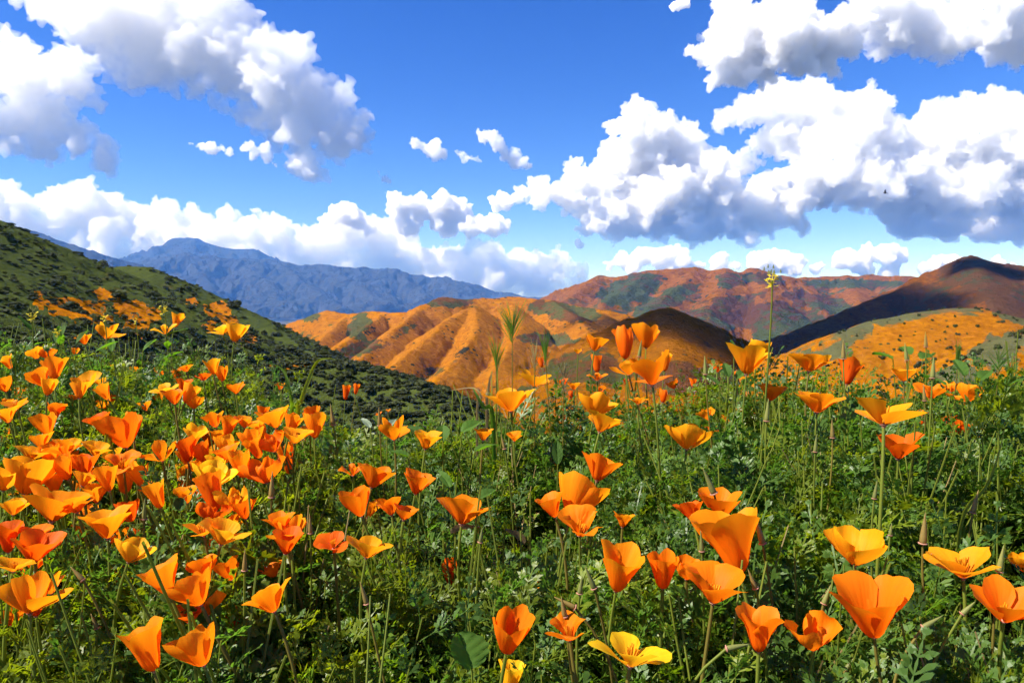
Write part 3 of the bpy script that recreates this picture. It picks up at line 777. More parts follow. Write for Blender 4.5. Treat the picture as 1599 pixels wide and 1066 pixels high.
G = 'orange poppies on the near slope'
POPPIES = [
 # left, along the crest
 (168, 515, 40, 'flp', 8, 5, 3, 'two-lobed orange poppy standing highest at far left before the dark hillside'),
 (131, 530, 23, 'fun', -20, 0, 2, 'small poppy cup just left of the highest far-left poppy'),
 (55, 552, 27, 'fun', -25, 0, 3, 'small triangular poppy alone near the left edge under the mustard'),
 (276, 500, 22, 'cup', 12, -5, 3, 'narrow upright poppy cup on a long leaning stem by the orange hill patch'),
 (257, 514, 30, 'crm', -10, 15, 4, 'ruffled yellow-orange poppy beside the narrow upright cup at left'),
 (346, 515, 34, 'opn', -15, 20, 4, 'left one of the twin yellow-orange poppies against the dark hill'),
 (368, 517, 36, 'fun', 8, 5, 4, 'right one of the twin yellow-orange poppies against the dark hill'),
 (84, 574, 40, 'cup', -15, -10, 2, 'upper of two stacked broad poppies at the left, domed top'),
 (64, 592, 34, 'fun', -35, 5, 2, 'lower of two stacked broad poppies at the left, pointing left'),
 (134, 595, 44, 'opn', -5, 30, 3, 'wide open poppy facing us beside the stacked pair at left'),
 (124, 609, 26, 'cup', -10, -10, 3, 'rounded poppy petal cup under the wide open one at left'),
 (87, 640, 28, 'goblet', 5, 0, 1, 'tall folded poppy with a rounded top low at far left'),
 (155, 656, 36, 'fun', -20, 20, 0, 'dark red-orange poppy just above the large shaded left one'),
 (192, 672, 62, 'fun', -14, 5, 1, 'large shaded orange poppy in the upper part of the left patch'),
 (24, 630, 42, 'opn', -10, 20, 2, 'broad poppy at the left edge topping a stack of three'),
 (10, 647, 40, 'fun', -15, 15, 2, 'lowest of three stacked poppies cut by the left edge'),
 (6, 600, 26, 'fun', -15, 10, 2, 'half poppy cut by the left edge above the stack of three'),
 (258, 608, 38, 'opn', -10, 25, 4, 'pale yellow-orange open poppy topping the left cluster of four'),
 (286, 601, 24, 'cup', 10, 10, 0, 'dark red poppy tucked in the middle of the left cluster'),
 (272, 619, 32, 'fun', -5, 10, 1, 'lowest orange poppy of the left cluster of four'),
 (295, 615, 28, 'cup', 20, -5, 3, 'rightmost poppy of the left cluster of four'),
 (72, 664, 36, 'fun', -15, 5, 2, 'upper of two nested poppies at far left'),
 (64, 688, 34, 'fun', -10, 5, 2, 'lower of two nested poppies at far left'),
 # row in the left middle
 (334, 655, 32, 'fun', -20, 5, 2, 'first poppy from the left in the row below the curved grass'),
 (357, 664, 32, 'goblet', 10, 5, 2, 'second poppy from the left in the row below the curved grass'),
 (383, 659, 34, 'wid', 10, 10, 2, 'third poppy in the row below the curved grass, dark heart'),
 (428, 652, 54, 'wid', -15, 10, 2, 'largest poppy of the row below the curved grass'),
 (456, 661, 32, 'cup', 14, 0, 2, 'poppy cup touching the largest one of the row'),
 (462, 680, 50, 'wid', 8, 12, 3, 'pale wide poppy in front of the row below the curved grass'),
 (424, 690, 42, 'crm', -20, 15, 1, 'ruffled poppy half hidden behind the pale wide one'),
 (392, 687, 36, 'fun', -15, 5, 2, 'triangular poppy with a dark stem line across its petals'),
 (352, 693, 34, 'wid', 15, 10, 3, 'flat leaning poppy at the left end below the row'),
 (305, 676, 34, 'wid', 15, 15, 4, 'yellow poppy above the dark red goblet pair'),
 (291, 698, 42, 'goblet', -10, 5, 0, 'dark red-orange poppy goblet in the upper left patch'),
 (251, 703, 48, 'flp', -12, 5, 2, 'poppy with one tall petal and one flung left in the left patch'),
 (252, 734, 26, 'crm', 0, 30, 0, 'small rolled poppy bowl directly below the flung-petal one'),
 (232, 760, 32, 'crm', -5, 20, 1, 'small crumpled poppy crossed by a slanting stem'),
 (412, 732, 58, 'crm', -10, 15, 1, 'big crumpled poppy of many folded petals left of middle'),
 (333, 741, 62, 'wid', 14, 5, 5, 'large bright yellow poppy in the left patch'),
 (340, 718, 34, 'wid', 5, 10, 5, 'smaller yellow poppy peeking behind the large yellow one'),
 (330, 797, 44, 'crm', 10, 15, 0, 'deep orange ruffled poppy above the yellow winged one'),
 (381, 795, 40, 'fun', -12, 5, 1, 'deep orange funnel poppy right of the ruffled one'),
 (350, 834, 68, 'wid', 18, 8, 4, 'yellow-orange winged poppy pointing up to the right'),
 (316, 824, 56, 'opn', -10, 15, 2, 'broad orange poppy behind the yellow winged one'),
 (452, 822, 62, 'flp', -8, 0, 2, 'tall poppy with two upright fan petals in the lower left middle'),
 (466, 850, 32, 'cup', 12, 5, 1, 'red-orange petal cup beneath the tall two-fan poppy'),
 (520, 848, 52, 'opn', 0, 30, 0, 'deep red-orange poppy opened towards us, left of middle'),
 (575, 855, 64, 'wid', 12, 5, 3, 'bright wide poppy with a pointed base, left of middle'),
 (614, 668, 52, 'flp', -5, 10, 2, 'spread three-petal poppy above the grey lupine leaf'),
 (551, 734, 34, 'crm', 0, 15, 1, 'small crumpled poppy with a pale fold left of the middle fan'),
 (586, 741, 54, 'fun', 16, 5, 1, 'fan-shaped poppy leaning right, above the deep orange cluster'),
 (558, 784, 52, 'fun', -18, 8, 1, 'deep orange cone poppy at the left of its cluster'),
 (578, 792, 34, 'cup', 15, 0, 2, 'lighter petal cup behind the deep orange cone'),
 (609, 790, 44, 'fun', -12, 0, 1, 'orange poppy with squared petal right of the deep cone'),
 (599, 814, 22, 'goblet', -8, 5, 0, 'small dark red petal under the squared poppy'),
 (633, 799, 42, 'wid', 12, 5, 1, 'flat poppy at the right end of the deep orange cluster'),
 (641, 830, 26, 'crm', 0, 10, 1, 'small withered poppy hanging below the deep orange cluster'),
 # left lower field
 (105, 695, 44, 'wid', 12, 0, 3, 'pale flat poppy above the pair of broad left bowls'),
 (106, 694, 24, 'fun', -5, 5, 2, None),
 (150, 702, 42, 'wid', 16, 8, 3, 'yellow-orange poppy with a sharp upright tip in the left field'),
 (100, 703, 38, 'crm', -10, 10, 1, 'flattened orange poppy left of the sharp-tipped one'),
 (50, 707, 46, 'wid', 14, 0, 3, 'low wide poppy right above the broad left-edge bowl'),
 (46, 738, 76, 'fun', 8, 2, 3, 'broad orange bowl poppy near the left edge, level with the yellow one'),
 (8, 745, 56, 'wid', 5, 5, 4, 'pale orange poppy cut by the left edge beside the broad bowl'),
 (132, 747, 38, 'wid', 12, -5, 3, 'small butterfly-shaped poppy in the left field'),
 (109, 738, 20, 'cup', -10, 5, 2, 'tiny poppy cup next to the butterfly-shaped one'),
 (192, 722, 62, 'crm', 0, 22, 1, 'large many-folded poppy with a yellow heart in the left field'),
 (88, 786, 92, 'wid', 10, 0, 2, 'very broad poppy with a raised right wing at left'),
 (22, 790, 46, 'wid', 0, 0, 3, 'rounded pale poppy left of the very broad winged one'),
 (166, 815, 78, 'fun', -8, 4, 2, 'pleated fan poppy with jagged rim in the left field'),
 (138, 796, 34, 'crm', -10, 20, 2, 'small flat poppy behind the pleated fan poppy'),
 (56, 855, 66, 'fun', 14, 12, 0, 'large dark red-orange bowl near the left edge'),
 (12, 838, 46, 'goblet', -5, 5, 0, 'dark orange poppy cut by the left edge beside the dark bowl'),
 (22, 882, 54, 'opn', 8, 5, 3, 'shallow orange dish poppy low at the left edge'),
 (46, 926, 86, 'flp', -6, 2, 2, 'spiky many-pointed poppy low at the left'),
 (14, 960, 44, 'crm', -10, 10, 1, 'ragged poppy at the left edge under the spiky one'),
 (14, 992, 30, 'crm', 0, 10, 2, 'small pale ragged poppy at the lower left edge'),
 (70, 1040, 38, 'goblet', 0, 20, 0, 'dark red poppy in shade at the lower left corner'),
 (208, 858, 56, 'wid', 18, 0, 4, 'yellow butterfly-shaped poppy in the lower left field'),
 (176, 872, 18, 'goblet', -12, 5, 1, 'slim furled poppy beside the yellow butterfly one'),
 (255, 905, 64, 'fun', -25, 8, 2, 'left one of two overlapping cone poppies at lower left'),
 (302, 918, 64, 'fun', -28, 4, 2, 'right one of two overlapping cone poppies at lower left'),
 (262, 932, 34, 'cup', -20, 10, 1, 'petal hanging beneath the overlapping cone poppies'),
 (356, 887, 44, 'fun', -22, 5, 1, 'orange cone poppy above the translucent fan poppy'),
 (388, 877, 34, 'crm', -5, 10, 2, 'crumpled poppy behind the bud at lower left'),
 (420, 872, 32, 'crm', 0, 20, 1, 'faded brownish poppy right of the crumpled one'),
 (420, 933, 72, 'fun', -24, 6, 2, 'large translucent fan poppy leaning left, lower left'),
 (366, 970, 44, 'goblet', -16, 14, 0, 'dark shaded poppy cup below the translucent fan'),
 (228, 1008, 78, 'goblet', -20, 6, 2, 'big tulip-shaped poppy near the bottom left'),
 (242, 972, 26, 'cup', -5, 10, 1, 'small poppy petal showing above the big tulip-shaped one'),
 (308, 1010, 68, 'fun', -24, 4, 2, 'cone poppy with an upright tip near the bottom left'),
 (312, 1044, 30, 'goblet', 0, 10, 0, 'dark red petal under the bottom left cone poppy'),
 # middle
 (666, 686, 46, 'fun', 8, 5, 3, 'neat orange cup poppy in the middle of the field'),
 (755, 677, 32, 'fun', 5, 5, 2, 'small poppy left of the crumpled one in the middle'),
 (803, 681, 30, 'crm', 0, 15, 2, 'small crumpled poppy in the middle under the yellow pair'),
 (882, 674, 18, 'cls', 0, 0, 2, 'slim nearly closed poppy standing in the middle'),
 (880, 646, 11, 'cls', 0, 0, 1, 'tiny furled poppy above the slim nearly closed one'),
 (652, 754, 46, 'fun', 12, 12, 1, 'orange cup poppy above the large middle poppy'),
 (724, 795, 82, 'wid', 8, 4, 1, 'large flared poppy in the middle in front of the withered leaf'),
 (702, 894, 38, 'goblet', -4, 25, 0, 'dark red poppy in deep shade below the large flared one'),
 (836, 592, 56, 'opn', 12, 8, 3, 'upper of two bright poppies standing against the orange hills'),
 (796, 622, 66, 'wid', -6, 8, 3, 'lower of two bright poppies standing against the orange hills'),
 (896, 601, 22, 'fun', 0, 10, 2, 'small dull poppy right of the bright pair'),
 (930, 535, 34, 'fun', 10, 5, 2, 'small poppy highest right of middle, left of the red group'),
 (976, 536, 42, 'goblet', 0, 5, 1, 'tall orange poppy in the group under the brown ridge'),
 (967, 524, 20, 'cup', -10, -5, 1, 'rounded petal on top of the tall orange poppy'),
 (1010, 525, 40, 'fun', 6, 0, 2, 'fan poppy topping the group under the brown ridge'),
 (1016, 577, 74, 'flp', -6, 2, 1, 'largest poppy of the group under the brown ridge'),
 (980, 574, 44, 'opn', -12, 10, 2, 'flat poppy spreading left of the largest in its group'),
 (932, 566, 16, 'cls', 0, 0, 1, 'tiny furled poppy left of the group under the ridge'),
 (933, 587, 26, 'crm', 0, 10, 1, 'small ruffled poppy left of the group under the ridge'),
 (932, 630, 52, 'wid', 14, 2, 3, 'upper of two pale poppies pointing right in the middle'),
 (940, 661, 58, 'wid', 18, 2, 3, 'lower and larger of two pale poppies pointing right'),
 (937, 729, 58, 'fun', 16, 0, 1, 'orange poppy behind the tall tilted cone in the middle'),
 (902, 777, 76, 'fun', 22, -6, 2, 'tall tilted cone poppy above the many-petalled middle one'),
 (862, 791, 46, 'fun', -18, 5, 1, 'poppy at the left side of the tilted cone'),
 (906, 818, 80, 'crm', 0, 25, 1, 'large many-petalled poppy under the tilted cone'),
 (973, 811, 36, 'fun', 6, 5, 2, 'small clean poppy cup before the black gap'),
 (833, 914, 32, 'crm', -10, 15, 2, 'small tattered poppy low in the middle'),
 (870, 948, 26, 'crm', 0, 15, 1, 'tattered poppy right above the folded lower one'),
 (888, 980, 78, 'crm', -6, 10, 1, 'large folded poppy crossed by two buds at lower middle'),
 (797, 988, 68, 'cup', 10, 25, 1, 'rounded red-orange cup poppy above the round green leaf'),
 (986, 1020, 108, 'opn', 8, 6, 5, 'large bright yellow poppy at the bottom, one petal upright'),
 (797, 1062, 52, 'goblet', 8, 5, 5, 'yellow poppy cut by the bottom edge'),
 (968, 891, 74, 'cup', 8, 24, 2, 'rounded orange poppy at the left of the lower cluster'),
 (1036, 890, 54, 'goblet', 0, 20, 1, 'second poppy from the left in the lower cluster'),
 (1072, 888, 44, 'crm', 0, 15, 1, 'third poppy in the lower cluster, half hidden'),
 (1116, 918, 100, 'wid', 6, 14, 1, 'large open red-orange bowl at the right of the lower cluster'),
 (1086, 928, 30, 'crm', 0, 10, 0, 'tattered petals under the large red-orange bowl'),
 (1143, 846, 106, 'cup', -12, 0, 2, 'largest poppy dome at lower right of middle, leaning left'),
 (1124, 786, 66, 'fun', 0, 16, 1, 'red-orange poppy in front of the black gap'),
 (1079, 797, 42, 'fun', -12, -6, 0, 'dark orange poppy seen from below by the black gap'),
 (1044, 741, 24, 'crm', 0, 10, 0, 'small brownish poppy in shade right of middle'),
 (1185, 985, 62, 'goblet', 0, 12, 1, 'orange poppy behind stems at the lower right of middle'),
 (1272, 990, 68, 'crm', 0, 20, 1, 'red-orange poppy partly hidden by leaves at lower right'),
 # right
 (1075, 677, 62, 'wid', 8, 4, 3, 'clear orange poppy with a left spike right of middle'),
 (1036, 616, 22, 'goblet', 5, 5, 1, 'small red poppy under the largest of the ridge group'),
 (996, 624, 28, 'crm', 0, 10, 2, 'small ruffled poppy low left under the ridge group'),
 (1120, 573, 20, 'fun', 5, 0, 1, 'small red-orange cup left of the tall mustard stem'),
 (1082, 596, 14, 'goblet', 5, 0, 1, 'tiny poppy left of the small red-orange cup'),
 (1168, 562, 62, 'fun', 8, 4, 3, 'lower front poppy of the bright pair at the mustard stem'),
 (1186, 544, 48, 'flp', 16, 0, 3, 'upper back poppy of the bright pair at the mustard stem'),
 (1205, 611, 40, 'fun', 10, 12, 1, 'cup poppy below the bright pair at the mustard stem'),
 (1105, 646, 24, 'crm', -10, 10, 2, None), (1136, 656, 22, 'fun', 8, 5, 2, None), (1150, 640, 22, 'crm', 0, 10, 3, None),
 (1265, 566, 58, 'wid', 12, 2, 2, 'wide poppy right of the bright pair on the crest'),
 (1277, 628, 66, 'wid', 6, 8, 2, 'broad orange poppy bowl below the crest at right'),
 (1326, 579, 42, 'goblet', 18, -4, 0, 'deep red-orange upright poppy with one pale petal, right crest'),
 (1288, 562, 20, 'fun', 0, 0, 4, None),
 (1411, 583, 38, 'wid', 0, 8, 2, 'pale poppy on the right crest beneath a standing bud'),
 (1454, 610, 42, 'crm', 0, 15, 1, 'crumpled poppy under a bud at the right'),
 (1486, 603, 22, 'crm', 10, 5, 2, 'small poppy touching the crumpled one at the right'),
 (1511, 612, 44, 'flp', 5, 0, 2, 'spindly two-winged poppy near the right edge'),
 (1475, 642, 14, 'cls', 0, 0, 1, None), (1506, 640, 18, 'goblet', 0, 0, 0, None), (1503, 668, 24, 'goblet', 20, 10, 0, None),
 (1380, 642, 98, 'opn', 4, 2, 3, 'large wide-winged yellow-orange poppy at right'),
 (1404, 697, 68, 'wid', 2, 14, 0, 'deep orange bowl poppy on a tall straight stem at right'),
 (1597, 642, 22, 'fun', -5, 0, 3, 'small poppy cut by the right edge'),
 (1337, 851, 82, 'wid', 2, 14, 3, 'open cup poppy with a yellow right petal at lower right'),
 (1502, 880, 104, 'opn', -6, 10, 3, 'wide poppy with a yellow upright petal near the right edge'),
 (1596, 876, 34, 'fun', -8, 5, 3, 'yellow poppy sliver at the right edge of the lower field'),
 (1361, 947, 112, 'cup', -10, 20, 1, 'largest deep orange poppy in the lower right corner area'),
 (1572, 945, 92, 'wid', 0, 24, 1, 'deep orange bowl poppy cut by the lower right edge'),
]
SMALL_LEFT = [(12, 566, 20), (108, 571, 16), (177, 571, 11), (212, 576, 17), (250, 579, 17), (172, 602, 17), (176, 624, 22), (127, 626, 14), (52, 632, 20), (242, 645, 16), (258, 675, 17), (310, 641, 20), (332, 572, 24), (346, 583, 22), (368, 606, 28), (437, 602, 16), (365, 632, 17), (45, 681, 20), (30, 675, 20), (196, 635, 14), (30, 612, 20), (90, 610, 16), (225, 598, 14), (20, 700, 24), (215, 690, 18), (140, 673, 18), (35, 766, 30), (330, 605, 18), (12, 580, 16), (5, 680, 24), (285, 650, 15), (500, 716, 12), (592, 645, 13), (606, 640, 10), (455, 640, 12), (232, 660, 14)]
LANDMARKS = [(168, 515, 'the highest far-left poppy'), (55, 552, 'the lone triangular far-left poppy'), (266, 507, 'the narrow upright cup and its ruffled neighbour'), (357, 516, 'the twin yellow-orange poppies'), (74, 583, 'the two stacked broad poppies'), (132, 600, 'the wide open far-left poppy'), (87, 640, 'the tall folded far-left poppy'), (192, 672, 'the large shaded left poppy'), (15, 638, 'the stack of three at the left edge'), (276, 611, 'the left cluster of four'), (68, 676, 'the two nested far-left poppies'), (358, 660, 'the row below the curved grass'), (428, 655, 'the largest poppy of the grass row'), (462, 682, 'the pale wide poppy before the row'), (291, 698, 'the dark red goblet'), (251, 703, 'the flung-petal poppy'), (412, 732, 'the big crumpled left poppy'), (333, 741, 'the large yellow left poppy'), (150, 702, 'the sharp-tipped left poppy'), (50, 707, 'the low wide poppy at left'), (46, 738, 'the broad left-edge bowl'), (132, 747, 'the butterfly-shaped poppy'), (192, 722, 'the many-folded poppy with yellow heart'), (88, 786, 'the very broad winged poppy'), (166, 815, 'the pleated fan poppy'), (56, 855, 'the dark left-edge bowl'), (208, 858, 'the yellow butterfly poppy'), (350, 834, 'the yellow winged poppy'), (381, 795, 'the deep orange funnel'), (437, 600, 'the thin arching grass blade'), (614, 668, 'the spread three-petal poppy'), (1075, 677, 'the clear poppy with a left spike'), (1205, 611, 'the cup below the mustard stem'), (1265, 566, 'the wide poppy on the right crest'), (1454, 610, 'the crumpled right poppy'), (1511, 612, 'the two-winged right poppy')]
_used_labels = set()
def near_label(px, py, w, co):
    order = sorted(LANDMARKS, key=lambda q: (q[0] - px) ** 2 + ((q[1] - py) * 1.3) ** 2)
    hue = ('dark red', 'red-orange', 'orange', 'light orange', 'yellow-orange', 'yellow')[co]; sz = 'tiny' if w < 17 else 'small'
    for q in order[:7]:
        dx, dy = px - q[0], py - q[1]
        for rel in ((('left of', 'right of')[dx > 0], ('above', 'below')[dy > 0]) if abs(dx) > abs(dy) else (('above', 'below')[dy > 0], ('left of', 'right of')[dx > 0])):
            la = '%s %s poppy %s %s' % (sz, hue, rel, q[2])
            if la not in _used_labels: _used_labels.add(la); return la
    return la
for (px, py, w, fr, ti, to, co, la) in POPPIES:
    poppy(px, py, w, fr, ti, to, co, la or near_label(px, py, w, co), G)
for i, (px, py, w) in enumerate(SMALL_LEFT):
    r = random.Random(i)
    co = r.choice([1, 2, 2, 3])
    poppy(px, py, w, r.choice(['fun', 'crm', 'cup', 'goblet', 'wid']), r.uniform(-28, 5), r.uniform(0, 18), co, near_label(px, py, w, co), G)
_taken = [(p[0], p[1]) for p in POPPIES] + [(p[0], p[1]) for p in SMALL_LEFT]
_r = random.Random(21); _n = 0
_seeds = [p for p in POPPIES if p[0] < 480 and 540 < p[1] < 960]; _seeds2 = [p for p in POPPIES if 830 < p[0] < 1500 and 550 < p[1] < 700]
while _n < 135:
    rt = _n >= 112
    q = _r.choice(_seeds2 if rt else _seeds)
    px, py = q[0] + _r.uniform(-42, 42), q[1] + _r.uniform(-30, 30)
    if px < 6 or py < 545 or py > 980 or any(abs(px - a) + abs(py - b) * 1.3 < 17 for a, b in _taken): continue
    _taken.append((px, py)); _n += 1
    w, co = _r.uniform(14, 34) * (0.8 + (py - 545) / 500) * (.7 if rt else 1), _r.choice([0, 1, 1, 2, 2, 3])
    poppy(px, py, w, _r.choice(['fun', 'crm', 'cup', 'goblet', 'wid', 'fun', 'cls']), _r.uniform(-28, 8), _r.uniform(-5, 18), co, near_label(px, py, w, co), G)
poppy(540, 613, 12, 'cls', 4, 0, 1, 'furled red-tipped poppy on a tall stem before the dark green ridge', G)
poppy(556, 607, 9, 'cls', 6, 0, 1, 'tiny closed poppy right of the furled red-tipped one', G)

# ------------------------------------------------------------------ closed buds
bv, bf = lathe([(0.0, 0.0), (.095, .01), (.105, .10), (.100, .25), (.080, .45), (.052, .68), (.026, .88), (.006, 1.0), (0.0, 1.0)], 9)
kv, kf = lathe([(.02, -.05), (.06, -.03), (.135, 0.0), (.145, .02), (.10, .03)], 10)
ME_BUDS = []
for m in (M_BUD, M_BUDT):
    me = bpy.data.meshes.new('cap'); me.from_pydata([v[:] for v in bv], [], bf); me.polygons.foreach_set('use_smooth', np.ones(len(bf), bool)); me.materials.append(m); ME_BUDS.append(me)
ME_COL = bpy.data.meshes.new('collar'); ME_COL.from_pydata([v[:] for v in kv], [], kf); ME_COL.polygons.foreach_set('use_smooth', np.ones(len(kf), bool)); ME_COL.materials.append(M_COLLAR)
BUDS = [ # base px, base py, length px, tilt, toward, tan?, label
 (1441, 848, 50, 3, 0, 1, 'tan poppy bud standing upright below the deep orange bowl'),
 (1286, 942, 32, 20, 0, 0, 'curved poppy bud left of the largest lower right poppy'),
 (1317, 560, 30, -2, 0, 1, 'slim bud standing on the crest above the deep red poppy'),
 (1416, 562, 28, -8, 0, 0, 'curved green bud on the right crest before the orange slope'),
 (1446, 541, 24, -4, 0, 1, 'thick tan bud highest on the right crest'),
 (1456, 590, 34, 2, 0, 0, 'green bud rising behind the crumpled right poppy'),
 (1444, 625, 26, -6, 0, 1, 'brown bud in front of the crumpled right poppy'),
 (1191, 848, 46, -16, 0, 1, 'tan bud leaning on the largest poppy dome'),
 (1096, 860, 34, -4, 0, 0, 'pale bud left of the largest poppy dome'),
 (928, 918, 40, -22, 0, 0, 'long green bud left of the rounded poppy, lower middle'),
 (905, 926, 30, 8, 0, 0, 'short green bud beside the long one, lower middle'),
 (898, 948, 38, -62, 0, 1, 'bud lying slanted across the folded lower poppy'),
 (882, 962, 34, -10, 0, 1, 'dark bud crossing the folded lower poppy'),
 (1560, 892, 44, 8, 0, 0, 'green bud rising between the two right edge poppies'),
 (1519, 800, 38, 12, 0, 1, 'tan bud on a slanting stem near the right edge'),
 (1134, 1012, 40, 78, 0, 0, 'pale bud nodding sideways at the bottom right of middle'),
 (1441, 979, 38, 58, 0, 0, 'yellow-green bud leaning right at the lower right'),
 (1502, 958, 30, 45, 0, 0, 'green bud leaning right beside the deep right bowl'),
 (1320, 1045, 26, 35, 0, 0, 'stubby green bud at the bottom right'),
 (1300, 683, 30, -3, 0, 1, 'tan bud under the broad orange bowl at right'),
 (1273, 705, 28, 3, 0, 0, 'green bud left of the tan one under the broad bowl'),
 (1197, 657, 36, 4, 0, 0, 'slender green bud below the cup poppy at the mustard stem'),
 (1102, 584, 30, -4, 0, 0, 'slim green bud standing left of the small red-orange cup'),
 (998, 556, 26, 8, 0, 0, 'bud standing in the middle of the ridge group'),
 (593, 664, 30, -2, 0, 1, 'dark bud rising from the spread three-petal poppy'),
 (521, 663, 34, -8, 0, 1, 'brownish bud left of the spread three-petal poppy'),
 (424, 776, 42, 3, 0, 1, 'dark tan bud below the big crumpled left poppy'),
 (750, 846, 24, 8, 0, 0, 'small bud under the withered leaf in the middle'),
 (573, 942, 38, -16, 0, 1, 'tan bud in the dark leaves at lower left of middle'),
 (130, 905, 30, -42, 0, 1, 'brown bud on a long slanting stem at lower left'),
 (152, 980, 26, -22, 0, 1, 'small brown bud between slanting stems at lower left'),
 (382, 890, 36, 2, 0, 1, 'dark bud before the crumpled lower left poppy'),
 (1115, 770, 46, -24, 0, 0, 'long pointed bud before the red-orange poppy at the gap'),
 (1180, 918, 34, -22, 0, 1, 'plump tan bud under the largest poppy dome'),
 (485, 832, 32, -2, 0, 1, 'thin bud above the deep red opened poppy'),
 (1365, 778, 30, 8, 0, 0, 'bud beside the tall straight stem at right'),
 (225, 810, 34, 4, 0, 0, 'green bud right of the pleated fan poppy'),
 (1390, 835, 20, 6, 0, 0, 'short bud above the open cup poppy at right'),
 (788, 700, 24, -14, 0, 1, 'brown bud between the two small middle poppies'),
]
for (px, py, L, ti, to, tan_, la) in BUDS:
    rnd = random.Random(px)
    d = min(canopy_at(px, py) * 0.89, 0.034 * F / L, 2.1); d = max(d, 0.016 * F / L, .5)
    base = P(px, py, d); S = L * d / F
    a = D2(ti); axis = Vector((math.sin(a), 0, math.cos(a)))
    gx, gy = base.x - axis.x * .06 + rnd.uniform(-.02, .03), base.y + rnd.uniform(-.01, .05)
    foot = Vector((gx, gy, min(ground_z(gx, gy), base.z - .1)))
    root = bpy.data.objects.new('poppy_bud', None); COL.objects.link(root); root.empty_display_size = .01; root.location = foot
    tag(root, la, 'flower bud', 'closed poppy buds')
    quat = Vector((0, 0, 1)).rotation_difference(axis)
    stem = add_stem(root, base, (axis + Vector((0, 0, .5))).normalized(), 0.0012, M_STEM if rnd.random() < .6 else M_STEMB, rnd)
    for nm, me in (('cap', ME_BUDS[tan_]), ('collar', ME_COL)):
        o = child(nm, me, root if nm == 'cap' else stem); o.location = base - foot; o.rotation_mode = 'QUATERNION'; o.rotation_quaternion = quat
        o.scale = (max(S, .022) * 1.05, max(S, .022) * 1.05, S) if nm == 'cap' else (max(S, .022) * 1.05,) * 3

# ------------------------------------------------------------------ feathery foliage: nobody could count it
def lobe(o, dirv, nrm, L, W):
    side = dirv.cross(nrm).normalized()
    return [o - side * W * .25, o + dirv * L * .55 - side * W * .5 + nrm * W * .15, o + dirv * L, o + dirv * L * .55 + side * W * .5 + nrm * W * .15, o + side * W * .25], [(0, 1, 2, 3, 4)]

def feather(o, dirv, up, L, rnd, pairs=4, W=0.0024):
    """one dissected leaf: a thin stalk with pairs of pinnae, each cut into narrow lobes"""
    parts = []; dirv = dirv.normalized(); side = dirv.cross(up).normalized(); nrm = side.cross(dirv).normalized()
    bend = rnd.uniform(-.5, .1)
    prev = o
    for k in range(pairs + 1):
        t = (k + 1) / (pairs + 1)
        p = o + dirv * L * t + nrm * bend * L * t * t * .6
        ax = (p - prev).normalized()
        parts.append(lobe(prev, ax, nrm, (p - prev).length * 1.1, W * .55))
        for sg in ((-1, 1) if k < pairs else (0,)):
            pd = (ax * rnd.uniform(.55, .9) + side * sg * rnd.uniform(.6, .95) + nrm * rnd.uniform(-.15, .3)).normalized()
            pl = L * .36 * (1 - .45 * t) * rnd.uniform(.8, 1.2)
            if k == 0: p2 = o + dirv * L * .35
            else: p2 = p
            parts.append(lobe(p2, pd, nrm, pl * .6, W * .6))
            tip = p2 + pd * pl * .5
            for q in (-.75, -.2, .3, .8):
                ld = (pd + side * q * .9 * (1 if sg == 0 else .4) + ax * q * .8 * abs(sg) + nrm * rnd.uniform(-.3, .4)).normalized()
                parts.append(lobe(tip - pd * pl * .18 * abs(q), ld, nrm, pl * rnd.uniform(.45, .75), W * rnd.uniform(.8, 1.25)))
        prev = p
    return parts

def sprig(seed, h, nleaf, L, W):
    rnd = random.Random(seed); parts, stems = [], []
    for br in range(2):
        lean = Vector((rnd.uniform(-.35, .35), rnd.uniform(-.35, .35), 1)).normalized()
        top = lean * h * rnd.uniform(.8, 1)
        stems.append(tube([Vector((0, 0, -.02)), top * .5 + Vector((rnd.uniform(-.01, .01), rnd.uniform(-.01, .01), 0)), top], .0013, .0007, 4))
        for k in range(nleaf):
            t = 0.25 + 0.75 * (k + rnd.random()) / nleaf
            a = k * 2.4 + rnd.uniform(-.4, .4) + br
            el = rnd.uniform(.15, .9) + .4 * t
            dv = Vector((math.cos(a) * math.cos(el), math.sin(a) * math.cos(el), math.sin(el)))
            parts += feather(top * t, dv, Vector((0, 0, 1)) if abs(dv.z) < .95 else Vector((1, 0, 0)), L * rnd.uniform(.7, 1.15), rnd, 3, W)
    return join(parts), join(stems)

proto = bpy.data.collections.new('foliage_prototypes')
def proto_obj(name, leafy, stemmy, lm, sm):
    V, Fc = join([leafy, stemmy])
    me = bpy.data.meshes.new(name); me.from_pydata([v[:] for v in V], [], Fc)
    me.materials.append(lm); me.materials.append(sm)
    mi = np.zeros(len(Fc), np.int32); mi[len(leafy[1]):] = 1; me.polygons.foreach_set('material_index', mi)
    o = bpy.data.objects.new(name, me); proto.objects.link(o)
for i in range(9):
    (lf, st) = sprig(200 + i, .15 + .02 * (i % 3), 7, .050 + .006 * (i % 2), .0026 + .0007 * (i % 3))
    proto_obj('a_sprig_%d' % i, lf, st, (M_LEAF, M_LEAF2, M_LEAF3)[i % 3], M_STEM)

